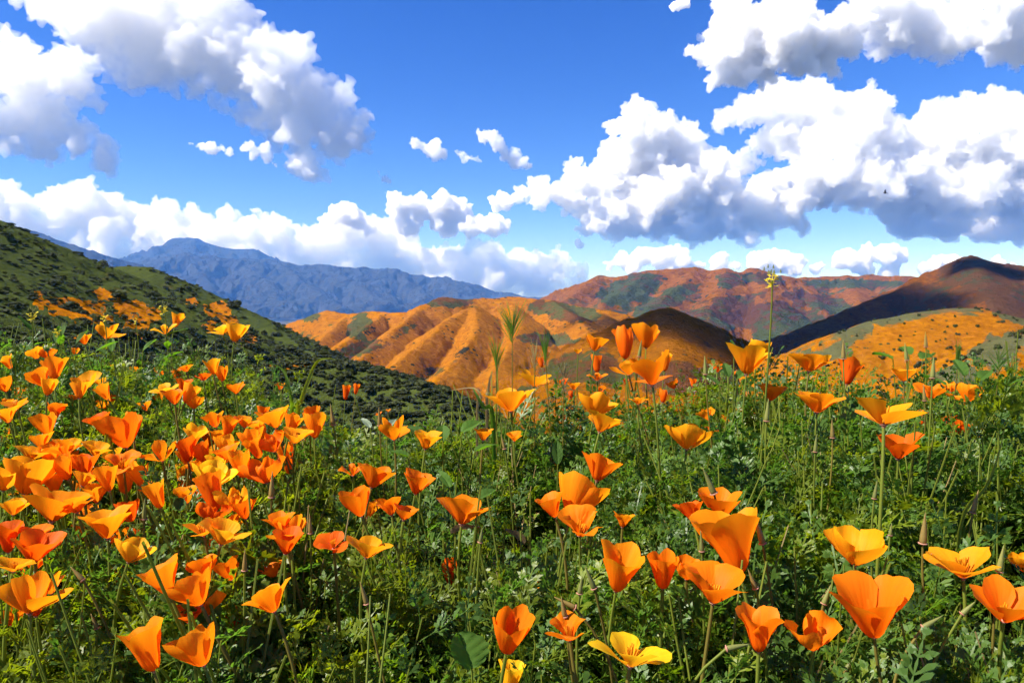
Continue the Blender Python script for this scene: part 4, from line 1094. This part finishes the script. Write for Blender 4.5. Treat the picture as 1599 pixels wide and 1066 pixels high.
for i in range(3):
    rnd = random.Random(900 + i); st = []
    for k in range(4):
        a = rnd.uniform(0, 6.28); tp = Vector((math.cos(a) * .05, math.sin(a) * .05, rnd.uniform(.2, .27)))
        st.append(tube(bez(Vector((math.cos(a) * .012, math.sin(a) * .012, -.02)), Vector((0, 0, .09)), tp * .7, tp, 7), .0016, .0009, 5))
    lf = []
    for k in range(3): lf += feather(Vector((0, 0, .08 + .04 * k)), Vector((math.cos(k * 2.1), math.sin(k * 2.1), .8)), Vector((0, 0, 1)), .05, rnd, 3, .003)
    proto_obj('b_scape_%d' % i, join(lf), join(st), M_LEAF2, M_STEM)

rnd = random.Random(77); st = []
for k in range(3):
    a = rnd.uniform(0, 6.28); tp = Vector((math.cos(a) * .07, math.sin(a) * .07, rnd.uniform(.14, .22)))
    st.append(tube(bez(Vector((0, 0, -.02)), Vector((0, 0, .07)), tp * .7, tp, 7), .0013, .0006, 4))
lf = feather(Vector((0, 0, .06)), Vector((.5, .3, .4)), Vector((0, 0, 1)), .05, rnd, 3, .0025)
proto_obj('c_dry', join(lf), join(st), M_DRY, M_DRY)

def scatter(name, pts, rot, scl, idx, coll, label, cat, density=None):
    me = bpy.data.meshes.new(name); me.from_pydata(pts, [], [])
    for nm, ty, arr, key in (('rot', 'FLOAT_VECTOR', rot, 'vector'), ('scl', 'FLOAT_VECTOR', [q if isinstance(q, tuple) else (q, q, q) for q in scl], 'vector'), ('idx', 'INT', idx, 'value')):
        a = me.attributes.new(nm, ty, 'POINT'); a.data.foreach_set(key, np.array(arr, np.int32 if ty == 'INT' else np.float32).ravel())
    o = bpy.data.objects.new(name, me); COL.objects.link(o)
    ng = bpy.data.node_groups.new(name + '_nodes', 'GeometryNodeTree')
    ng.interface.new_socket('Geometry', in_out='INPUT', socket_type='NodeSocketGeometry')
    ng.interface.new_socket('Geometry', in_out='OUTPUT', socket_type='NodeSocketGeometry')
    gi, go = ng.nodes.new('NodeGroupInput'), ng.nodes.new('NodeGroupOutput')
    ci = ng.nodes.new('GeometryNodeCollectionInfo'); ci.inputs['Collection'].default_value = coll
    ci.inputs['Separate Children'].default_value = True; ci.inputs['Reset Children'].default_value = True
    ip = ng.nodes.new('GeometryNodeInstanceOnPoints'); ip.inputs['Pick Instance'].default_value = True
    def na(nm, ty):
        x = ng.nodes.new('GeometryNodeInputNamedAttribute'); x.data_type = ty; x.inputs['Name'].default_value = nm
        return x.outputs['Attribute']
    L = ng.links
    L.new(gi.outputs[0], ip.inputs['Points']); L.new(ci.outputs[0], ip.inputs['Instance'])
    L.new(na('idx', 'INT'), ip.inputs['Instance Index']); L.new(na('rot', 'FLOAT_VECTOR'), ip.inputs['Rotation']); L.new(na('scl', 'FLOAT_VECTOR'), ip.inputs['Scale'])
    L.new(ip.outputs[0], go.inputs[0])
    md = o.modifiers.new('scatter', 'NODES'); md.node_group = ng
    tag(o, label, cat, kind='stuff')
    return o

pts, rot, scl, idx = [], [], [], []
rn = random.Random(5)
while len(pts) < 4300:
    y = rn.uniform(0.34, 2.3); x = rn.uniform(-1, 1) * (0.69 * y + 0.55)
    yc = crest(x / y)
    if y > yc + 0.16: continue
    if rn.random() > (1.0 if y < 1.3 else 0.75): continue
    gz = ground_z(x, y); top = 0.25
    hole = math.sin(x * 5.3 + 1.7 * math.sin(y * 4.1)) * math.sin(y * 6.1 + 2.0 * math.sin(x * 3.7 + 1)) * .6
    s = rn.uniform(0.75, 1.25) * (1.0 + 0.35 * hole)
    if hole < -0.22 and rn.random() < .8: continue
    left = 0.5 - 0.5 * math.tanh((x / y + 0.25) * 5)
    zoff = rn.choice([0, 0, .05, .09]) if s < 1.05 else 0
    k = rn.randrange(3)
    var = 1 if rn.random() < 0.25 + 0.40 * left else (2 if rn.random() < .5 else 0)
    pts.append((x, y, gz + zoff)); idx.append(k * 3 + var if rn.random() > .08 else (12 if rn.random() < .3 else 9 + k)); scl.append(s)
    rot.append((rn.uniform(-.25, .25), rn.uniform(-.25, .25), rn.uniform(0, 6.28)))
scatter('poppy_foliage', pts, rot, scl, idx, proto, 'mass of feathery grey-green poppy leaves covering the near slope', 'foliage')
# ------------------------------------------------------------------ shrubs on the hillsides
bushm = leaf_mat('bush_leaf', (0.040, 0.052, 0.018), (0.04, 0.055, 0.012), 0.8, 0.55)
def bush_mesh(seed):
    rnd = random.Random(seed); V, Fc = [], []
    lumps = [(Vector((rnd.uniform(-.3, .3), rnd.uniform(-.3, .3), rnd.uniform(.2, .5))), rnd.uniform(.22, .42)) for _ in range(5)]
    for c, r in lumps:
        for k in range(26):
            v = Vector((rnd.gauss(0, 1), rnd.gauss(0, 1), rnd.gauss(.2, 1))).normalized()
            p = c + v * r * rnd.uniform(.6, 1); p.z = max(p.z, 0)
            t = v.orthogonal().normalized(); t.rotate(Quaternion(v, rnd.uniform(0, 6.28))); b_ = (v + Vector((rnd.gauss(0, .5), rnd.gauss(0, .5), rnd.gauss(0, .5)))).cross(t).normalized()
            s = rnd.uniform(.08, .16); o = len(V)
            V += [p - t * s - b_ * s * .6, p + t * s - b_ * s * .6, p + t * s * .6 + b_ * s, p - t * s * .6 + b_ * s]
            Fc.append((o, o + 1, o + 2, o + 3))
    me = bpy.data.meshes.new('bush'); me.from_pydata([v[:] for v in V], [], Fc); me.materials.append(bushm)
    return me
BUSH = [bush_mesh(i) for i in range(5)]
bush_coll = bpy.data.collections.new('bush_prototypes')
for i, me in enumerate(BUSH): bush_coll.objects.link(bpy.data.objects.new('bush_%d' % i, me))

def on_hill(H, px, d):
    u, ds, h = H[1]
    uu = (px - 799.5) / F
    i = np.clip(np.interp(math.log(d), np.log(ds), np.arange(len(ds))), 0, len(ds) - 1.001); j = np.clip(np.interp(uu, u, np.arange(len(u))), 0, len(u) - 1.001)
    i0, j0 = int(i), int(j); a, b = i - i0, j - j0
    z = h[i0, j0] * (1 - a) * (1 - b) + h[i0 + 1, j0] * a * (1 - b) + h[i0, j0 + 1] * (1 - a) * b + h[i0 + 1, j0 + 1] * a * b
    return Vector((uu * d, d, float(z)))

rb = random.Random(77)
def in_view(p):
    x, y = to_px(np.array(p.x), np.array(p.y), np.array(p.z)); return float(x), float(y)
pts, rot, scl, idx = [], [], [], []
big = 0
while len(pts) < 8500:
    px, d = rb.uniform(-300, 780), 85 * (420 / 85) ** rb.random()
    p = on_hill(LHILL, px, d); x, y = in_view(p)
    if y > 680 or p.z < -60: continue
    clump = math.sin(p.x / 7 + 2 * math.sin(p.y / 13)) * math.sin(p.y / 9 + 2 * math.sin(p.x / 11))
    low = min(1, max(0, (y - 505) / 50)); ridge = 1.0 if d < 175 and px > 380 else 0.0
    if rb.random() > 0.20 + 0.6 * max(0, clump) + 0.5 * low + 0.6 * ridge: continue
    s = rb.uniform(.7, 1.5) * (1 + .05 * ridge + .15 * low) * (d / 250) ** .5 * (1 + 0.8 * rb.random() ** 5)
    if rb.random() < 0.016 and -20 < x < 720 and big < 70:
        big += 1
        o = bpy.data.objects.new('bush', rb.choice(BUSH)); COL.objects.link(o)
        o.location = p - Vector((0, 0, .15)); o.rotation_euler = (0, 0, rb.uniform(0, 6.28)); k = rb.uniform(2.2, 3.6); o.scale = (k * 1.2, k * 1.2, k * .85)
        where = ('on the dark front ridge below the middle hills' if d < 178 and px > 380 else 'on the second green hump behind the left hill' if d > 300 else ('low on the left hillside at its left end' if x < 120 else 'low on the left hillside below the orange patches' if x < 260 else 'low on the left hillside behind the twin poppies' if x < 400 else 'where the left hillside falls towards the valley') if y > 500 else 'beside the orange patches on the left hillside' if y > 445 else 'high on the left hillside near its skyline')
        tag(o, 'dark rounded bush growing ' + where, 'bush', 'bushes ' + where)
    else:
        pts.append(p - Vector((0, 0, .1))); idx.append(rb.randrange(5)); scl.append((s * rb.uniform(.8, 1.9), s * rb.uniform(.8, 1.9), s * rb.uniform(.5, 1.05))); rot.append((0, 0, rb.uniform(0, 6.28)))
scatter('hillside_scrub', [v[:] for v in pts], rot, scl, idx, bush_coll, 'low dark scrub dotted thickly over the green left hillside', 'scrub')
pts, rot, scl, idx = [], [], [], []
while len(pts) < 900:
    px, d = rb.uniform(1150, 1750), 110 * (300 / 110) ** rb.random()
    p = on_hill(RSLOPE, px, d)
    clump = math.sin(p.x / 6 + 2 * math.sin(p.y / 11)) * math.sin(p.y / 8 + 2 * math.sin(p.x / 9))
    if rb.random() > 0.2 + 0.7 * max(0, clump): continue
    pts.append(p - Vector((0, 0, .1))); idx.append(rb.randrange(5)); scl.append(rb.uniform(.5, 1.4)); rot.append((0, 0, rb.uniform(0, 6.28)))
scatter('slope_scrub', [v[:] for v in pts], rot, scl, idx, bush_coll, 'sparse low scrub on the orange slope at right', 'scrub')

# ------------------------------------------------------------------ other plants among the poppies
def thing(name, label, cat, loc, group=None):
    o = bpy.data.objects.new(name, None); COL.objects.link(o); o.empty_display_size = .02; o.location = loc
    return tag(o, label, cat, group)

def foot_of(px, py, d, dx=0.0):
    t = P(px, py, d); return Vector((t.x + dx, t.y + .02, min(ground_z(t.x + dx, t.y + .02), t.z - .1))), t

def ribbon(pts, w, nrm=None, fold=.25):
    """a grass blade along pts: widest low down, a crease in the middle, pointed tip"""
    pts = [Vector(p) for p in pts]; V, Fc = [], []
    for i, p in enumerate(pts):
        t = i / (len(pts) - 1); d_ = (pts[min(i + 1, len(pts) - 1)] - pts[max(i - 1, 0)]).normalized()
        side = d_.cross(nrm or Vector((0, 1, 0.2))).normalized(); up = side.cross(d_)
        hw = w * .5 * min(1, .5 + t * 2.5) * max(.02, 1 - t ** 2.2)
        V += [p - side * hw + up * hw * fold, p - up * hw * fold * .5, p + side * hw + up * hw * fold]
    for i in range(len(pts) - 1):
        for k in (0, 1): Fc.append((3 * i + k, 3 * i + k + 1, 3 * i + k + 4, 3 * i + k + 3))
    return V, Fc

def leaf_blade(L, W, lobes=0, seed=0, cup=.15, n_=22):
    """broad leaf along +y: scalloped or plain outline, sunken midrib, raised side veins, drooping tip"""
    V, Fc = [], []; cols = (-1, -.78, -.52, -.26, -.07, 0, .07, .26, .52, .78, 1); m = len(cols)
    for i in range(n_ + 1):
        t = i / n_
        w = W * .5 * (math.sin(math.pi * min(1, t * .93 + .05)) ** .65) * (1 + (.10 * abs(math.sin(lobes * math.pi * t)) if lobes else 0))
        for s in cols:
            z = cup * abs(s) ** 1.5 * w - .55 * cup * L * t * t + .03 * L * math.sin(5 * t + 2.5 * s + seed)
            z += -.05 * W * math.exp(-(s * 7) ** 2) + .022 * W * math.sin(30 * t - abs(s) * 8) * min(1, abs(s) * 3)
            V.append(Vector((s * w, t * L, z)))
    for i in range(n_):
        for k in range(m - 1): Fc.append((m * i + k, m * i + k + 1, m * i + k + m + 1, m * i + k + m))
    return V, Fc

def place(vf, loc, yaw, pitch, roll=0.0):
    m = Matrix.Translation(loc) @ Matrix.Rotation(yaw, 4, 'Z') @ Matrix.Rotation(pitch, 4, 'X') @ Matrix.Rotation(roll, 4, 'Y')
    return [m @ v for v in vf[0]], vf[1]

# mustard
def floret(c, s, rnd):
    parts = []
    ax = Vector((rnd.uniform(-.6, .6), rnd.uniform(-.8, .2), 1)).normalized(); a = ax.orthogonal().normalized(); b_ = ax.cross(a)
    for k in range(4):
        th = k * math.pi / 2 + .4; d_ = (a * math.cos(th) + b_ * math.sin(th)); e = ax.cross(d_)
        parts.append(([c, c + d_ * s * .6 - e * s * .42 + ax * s * .2, c + d_ * s + ax * s * .15, c + d_ * s * .6 + e * s * .42 + ax * s * .2], [(0, 1, 2, 3)]))
    return join(parts)
def mustard(px, py, d, label, scale=1.0, nfl=14, leaves=5, lean=0.0):
    foot, top = foot_of(px, py, d, -lean)
    r = random.Random(px); root = thing('mustard_plant', label, 'plant', foot, 'yellow mustard plants')
    t = top - foot; path = bez(Vector((0, 0, 0)), Vector((0, 0, t.z * .4)), t * .75 + Vector((.006, 0, 0)), t, 10)
    v, f = tube(path, .0022 * scale, .0012 * scale, 6); stem = mesh_obj('stem', v, f, M_STEM, root)
    fl = []
    for k in range(nfl):
        q = t + Vector((r.gauss(0, .006), r.gauss(0, .006), r.uniform(-.012, .010))) * scale
        fl.append(floret(q, .0042 * scale, r)); fl.append(tube([t * .985, q], .0005, .0004, 3))
    v, f = join(fl); o = mesh_obj('flower_cluster', v, f, M_MUST, root, smooth=False)
    bd = []
    for k in range(9):
        q = t + Vector((r.gauss(0, .008), r.gauss(0, .008), r.uniform(.008, .022))) * scale
        bd.append(tube([q, q + Vector((0, 0, .006 * scale))], .0016 * scale, .0006, 5))
    v, f = join(bd); mesh_obj('buds', v, f, M_BUD, root)
    for k in range(leaves):
        q = path[2 + k % 7]; vf = place(leaf_blade(.05 * scale * r.uniform(.7, 1.2), .018 * scale, 0, k), q, r.uniform(0, 6.28), r.uniform(.1, .9)); mesh_obj('leaf', *vf, M_BROAD, stem)
    return root
mustard(50, 494, 1.75, 'mustard with pale yellow flowers at far left before the dark hillside', 1.0, 12, 7, .02)
mustard(91, 518, 1.7, 'short mustard with a yellow flower tuft between two small far-left poppies', .9, 10, 7)
mustard(163, 494, 1.85, 'mustard with greenish flower heads behind the highest far-left poppy', 1.0, 8, 5)
mustard(257, 484, 1.9, 'mustard with yellow flowers left of the narrow upright poppy cup', 1.0, 12, 6)
mustard(212, 500, 1.9, 'thin mustard stalk in front of the round orange hill patch', .8, 5, 4)
tall = mustard(1206, 437, 1.25, 'tall lone mustard stalk with yellow flowers rising above the right crest', 1.05, 14, 0, .012)
sv, sf = join([tube(bez(Vector((-.004, 0, .28)), Vector((-.012, 0, .30)), Vector((-.014, 0, .32)), Vector((-.022, 0, .345)), 5), .0009, .0006, 4), tube([Vector((.016, 0, .37)), Vector((.022, 0, .392))], .0016, .0008, 4)])
mesh_obj('side_shoot', sv, sf, M_STEM, tall)

# foxtail grass with bristling heads
def foxtail(px, py, d, label, L=.055, n_=26, spread=.6, mat=None, lean=0.0):
    foot, top = foot_of(px, py, d, -lean); r = random.Random(px); root = thing('foxtail_grass', label, 'grass', foot, 'bristly grass heads'); root['kind'] = 'thing'
    t = top - foot
    v, f = tube(bez(Vector((0, 0, 0)), Vector((0, 0, t.z * .4)), t * .8, t, 9), .0013, .0008, 5); mesh_obj('stalk', v, f, M_STEMB, root)
    parts = []
    for k in range(int(n_ * 1.8)):
        a = r.uniform(0, 6.28); sp = r.uniform(.05, spread * 1.3) ; b0 = t + Vector((0, 0, r.uniform(-.012, .02)))
        d_ = Vector((math.cos(a) * sp, math.sin(a) * sp, 1)).normalized(); l = L * r.uniform(.55, 1)
        parts.append(ribbon([b0, b0 + d_ * l * .5, b0 + d_ * l + Vector((d_.x, d_.y, 0)) * l * .12], 0.0015, Vector((math.sin(a), -math.cos(a), .1))))
    v, f = join(parts); mesh_obj('seed_head', v, f, mat or M_LEAF3, root)
    for k in range(2):
        a = r.uniform(0, 6.28); b0 = t * (.45 + .2 * k)
        mesh_obj('blade', *ribbon([b0, b0 + Vector((math.cos(a) * .03, 0, .04)), b0 + Vector((math.cos(a) * .075, 0, .055))], .004), M_LEAF2, root)
foxtail(800, 525, 1.25, 'tall bristly grass head standing against the orange middle hills', .062, 34)
foxtail(775, 572, 1.3, 'bristly grass head lower left of the tall one in the middle', .05, 24, .35)
foxtail(852, 560, 1.3, 'bristly grass head leaning right, right of the tall one', .05, 24, .4, None, -.02)
foxtail(835, 572, 1.35, 'pale dry grass head between the two lower bristly ones', .042, 14, .3, M_DRY)
foxtail(1495, 572, 1.55, 'soft green grass plume on the right crest', .05, 40, .14)
foxtail(880, 598, 1.3, 'dry grass head beside the small dull poppy in the middle', .04, 14, .35, M_DRY)
foxtail(1560, 572, 1.6, 'dark spiky sprig on the crest near the right edge', .05, 22, .9, M_BROAD)

# long grass blades
def blade(ctrl, d, w, label, mat):
    pts = [P(x, y, d) for x, y in ctrl]; foot = Vector(pts[0]); foot.z = min(ground_z(foot.x, foot.y), foot.z - .05)
    root = thing('grass_blade', label, 'grass', foot)
    q = [Vector((0, 0, 0))] + [p - foot for p in pts]; fine = []
    for i in range(len(q) - 1):
        a, b_, c, e = q[max(i - 1, 0)], q[i], q[i + 1], q[min(i + 2, len(q) - 1)]
        for k in range(4):
            t = k / 4; fine.append(.5 * ((2 * b_) + (c - a) * t + (2 * a - 5 * b_ + 4 * c - e) * t * t + (3 * b_ - a - 3 * c + e) * t ** 3))
    fine.append(q[-1]); fine = [p + Vector((0, .004 * math.sin(i * .5), 0)) for i, p in enumerate(fine)]
    mesh_obj('blade', *ribbon(fine, w, Vector((.35, -1, .2))), mat, root)
blade([(464, 655), (470, 628), (480, 598), (489, 573), (500, 561), (515, 559), (525, 562)], 1.25, .0075, 'long green grass blade arching right in front of the dark ridge', M_LEAF2)
blade([(455, 660), (456, 625), (448, 590), (434, 572), (410, 564)], 1.35, .007, 'thin grass blade arching left behind the long green one', M_LEAF)
blade([(760, 640), (762, 610), (766, 588), (769, 580)], 1.3, .006, 'straw-coloured upright blade by the bright poppy pair', M_DRY)
blade([(745, 640), (752, 622), (740, 605), (700, 610)], 1.3, .005, 'straw-coloured blade bending left beneath the grass heads', M_DRY)
blade([(770, 660), (755, 635), (742, 612), (738, 606)], 1.25, .008, 'dark stiff blade leaning left by the bright poppy pair', M_BROAD)
blade([(1500, 830), (1535, 760), (1560, 700), (1575, 660)], .95, .007, 'thick green shoot slanting up near the right edge', M_STEM)
blade([(170, 690), (165, 700), (172, 697), (182, 704)], 1.1, .006, 'short pale grass blade in the left field', M_LEAF2)

# broad leaves
M_GREY = leaf_mat('lupine_leaf', (0.20, 0.26, 0.17), (0.18, 0.26, 0.12), 0.5, .2)
M_WITHER = leaf_mat('withered_leaf', (0.20, 0.16, 0.09), (0.15, 0.11, 0.05), 0.6, .3)
def broad(px, py, d, leaves, label, mat, name='broad_leaf_plant', lobes=0):
    foot, top = foot_of(px, py, d); r = random.Random(px + 3); root = thing(name, label, 'plant', foot)
    t = top - foot
    for k, (dx, dz, L, W, yaw, pitch, roll) in enumerate(leaves):
        p = t + Vector((dx, r.uniform(-.02, .02), dz))
        v, f = tube([Vector((0, 0, 0)), p * .6 + Vector((0, 0, .01)), p], .0018, .001, 5); mesh_obj('leaf_stalk', v, f, M_STEM, root)
        mesh_obj('leaf', *place(leaf_blade(L * .72, W * .66, lobes, k, .3), p, yaw, pitch, roll), mat, root)
    return root
broad(742, 1010, .60, [(-.002, -.012, .042, .054, .5, .95, .2)], 'round scalloped green leaf behind two stems at lower middle', M_BROAD, lobes=5)
broad(690, 690, 1.1, [(-.03, .01, .045, .035, .9, .5, 0), (.03, .015, .05, .034, -.9, .5, .2), (0, .0, .04, .03, 0.1, .9, 0), (.05, -.01, .045, .03, -1.3, .4, 0), (-.05, -.02, .04, .03, 1.4, .4, 0)], 'broad bright green leaves around the neat middle cup poppy', M_BROAD, lobes=4)
broad(725, 765, .95, [(-.02, .0, .05, .026, .6, .6, 0), (.02, -.01, .04, .03, -.8, .4, 0)], 'dark smooth leaf pair above the large flared middle poppy', M_BROAD)
broad(100, 548, 1.75, [(-.03, .02, .07, .026, .3, 1.0, 0), (.03, .02, .06, .024, -.4, .9, 0), (.07, 0, .07, .022, -1.1, .6, 0), (-.07, -.01, .06, .024, 1.1, .6, 0), (.0, .03, .06, .02, 0, 1.2, 0)], 'upright broad leaves at far left beneath the mustard', M_BROAD)
broad(200, 560, 1.8, [(-.03, .02, .07, .026, .5, .8, 0), (.03, .02, .06, .024, -.6, .8, 0), (.08, 0, .07, .022, -1.2, .5, 0), (-.07, -.01, .06, .024, 1.2, .5, 0)], 'cluster of pale-edged broad leaves under the highest far-left poppy', M_BROAD)
broad(1420, 560, 1.65, [(-.03, .0, .06, .05, .9, .4, 0), (.03, .0, .06, .05, -.9, .4, 0), (0, .01, .05, .045, 0, .6, 0)], 'dark green rounded leaves on the right crest before the orange slope', M_BROAD, lobes=4)
broad(1140, 600, 1.45, [(-.02, .0, .05, .032, .8, .6, 0), (.02, .01, .05, .03, -.7, .6, 0), (.0, .015, .045, .03, .1, 1.0, 0)], 'dark glossy leaves left of the bright pair at the mustard stem', M_BROAD)
broad(1151, 542, 1.4, [(0, -.01, .034, .018, .4, 1.3, 0)], 'single oval leaf standing left of the bright pair', M_BROAD)
broad(1500, 600, 1.5, [(-.03, .0, .07, .04, .9, .5, 0), (.03, .01, .07, .04, -.9, .5, 0), (0, .02, .06, .04, .1, .9, 0), (.08, .0, .07, .035, -1.3, .4, 0), (-.08, -.01, .06, .035, 1.3, .4, 0)], 'lush dark leaves on the crest behind the two-winged right poppy', M_BROAD, lobes=4)
broad(596, 668, 1.2, [(-.02, .0, .045, .022, .7, .5, 0), (.01, .0, .04, .02, -.4, .6, 0)], 'silvery grey leaf beside the spread three-petal poppy', M_GREY)
broad(775, 815, .88, [(-.02, .0, .05, .03, 1.2, -.1, .5), (.01, -.004, .045, .03, -1.1, -.5, -.4)], 'withered curled leaf right of the large flared middle poppy', M_WITHER, 'withered_leaf')
broad(870, 720, 1.0, [(0, 0, .045, .022, .1, 1.3, 0)], 'dark upright leaf left of the tilted cone poppy', M_BROAD)
broad(302, 792, .9, [(-.01, 0, .03, .02, .5, .7, 0), (.01, 0, .03, .018, -.8, .6, 0)], 'small bright leaf left of the deep orange ruffled poppy', M_BROAD, lobes=3)
# one large ferny leaf at the right
foot, top = foot_of(1560, 650, 1.15); root = thing('fern_leaf', 'bright ferny leaf spread wide below the two-winged right poppy', 'plant', foot)
rr = random.Random(9); fl = []
for a in (-.9, -.45, 0, .45, .9): fl += feather(top - foot + Vector((0, 0, -.02)), Vector((math.sin(a), -.2, math.cos(a) * .8)), Vector((0, -1, .3)), .085, rr, 5, .006)
mesh_obj('leaf', *join(fl), M_LEAF2, root, smooth=False)
v, f = tube([Vector((0, 0, 0)), (top - foot) * .5 + Vector((.01, 0, 0)), top - foot - Vector((0, 0, .02))], .002, .0015, 5); mesh_obj('leaf_stalk', v, f, M_STEM, root)

# bird far off in the sky
bc = P(1382, 301, 60); root = thing('bird', 'small dark bird flying before the largest grey cloud', 'bird', bc)
bm_ = flat_mat('bird_feather', (0.02, 0.018, 0.02))
bvv, bff = lathe([(0.0, -.16), (.03, -.12), (.045, -.02), (.04, .06), (.025, .11), (.02, .14), (0.0, .17)], 8)
bvv = [Vector((v.x, v.z * .9, v.y)) for v in bvv]
w_ = []
for s in (-1, 1):
    w_.append(([Vector((s * .02, .06, .01)), Vector((s * .16, .08, .10)), Vector((s * .30, -.02, .17)), Vector((s * .17, -.04, .095)), Vector((s * .02, -.07, .01)), Vector((s * .16, .08, .108)), Vector((s * .02, .06, .02)), Vector((s * .17, -.04, .103)), Vector((s * .02, -.07, .02))], [(0, 1, 3, 4), (1, 2, 3), (6, 8, 7, 5), (5, 7, 2), (0, 6, 5, 1), (4, 3, 7, 8)]))
w_.append(([Vector((-.02, -.13, 0)), Vector((.02, -.13, 0)), Vector((.05, -.24, 0)), Vector((-.05, -.24, 0))], [(0, 1, 2, 3)]))
mesh_obj('body', *join([(bvv, bff)] + w_), bm_, root).rotation_euler = (.2, .5, 1.1)
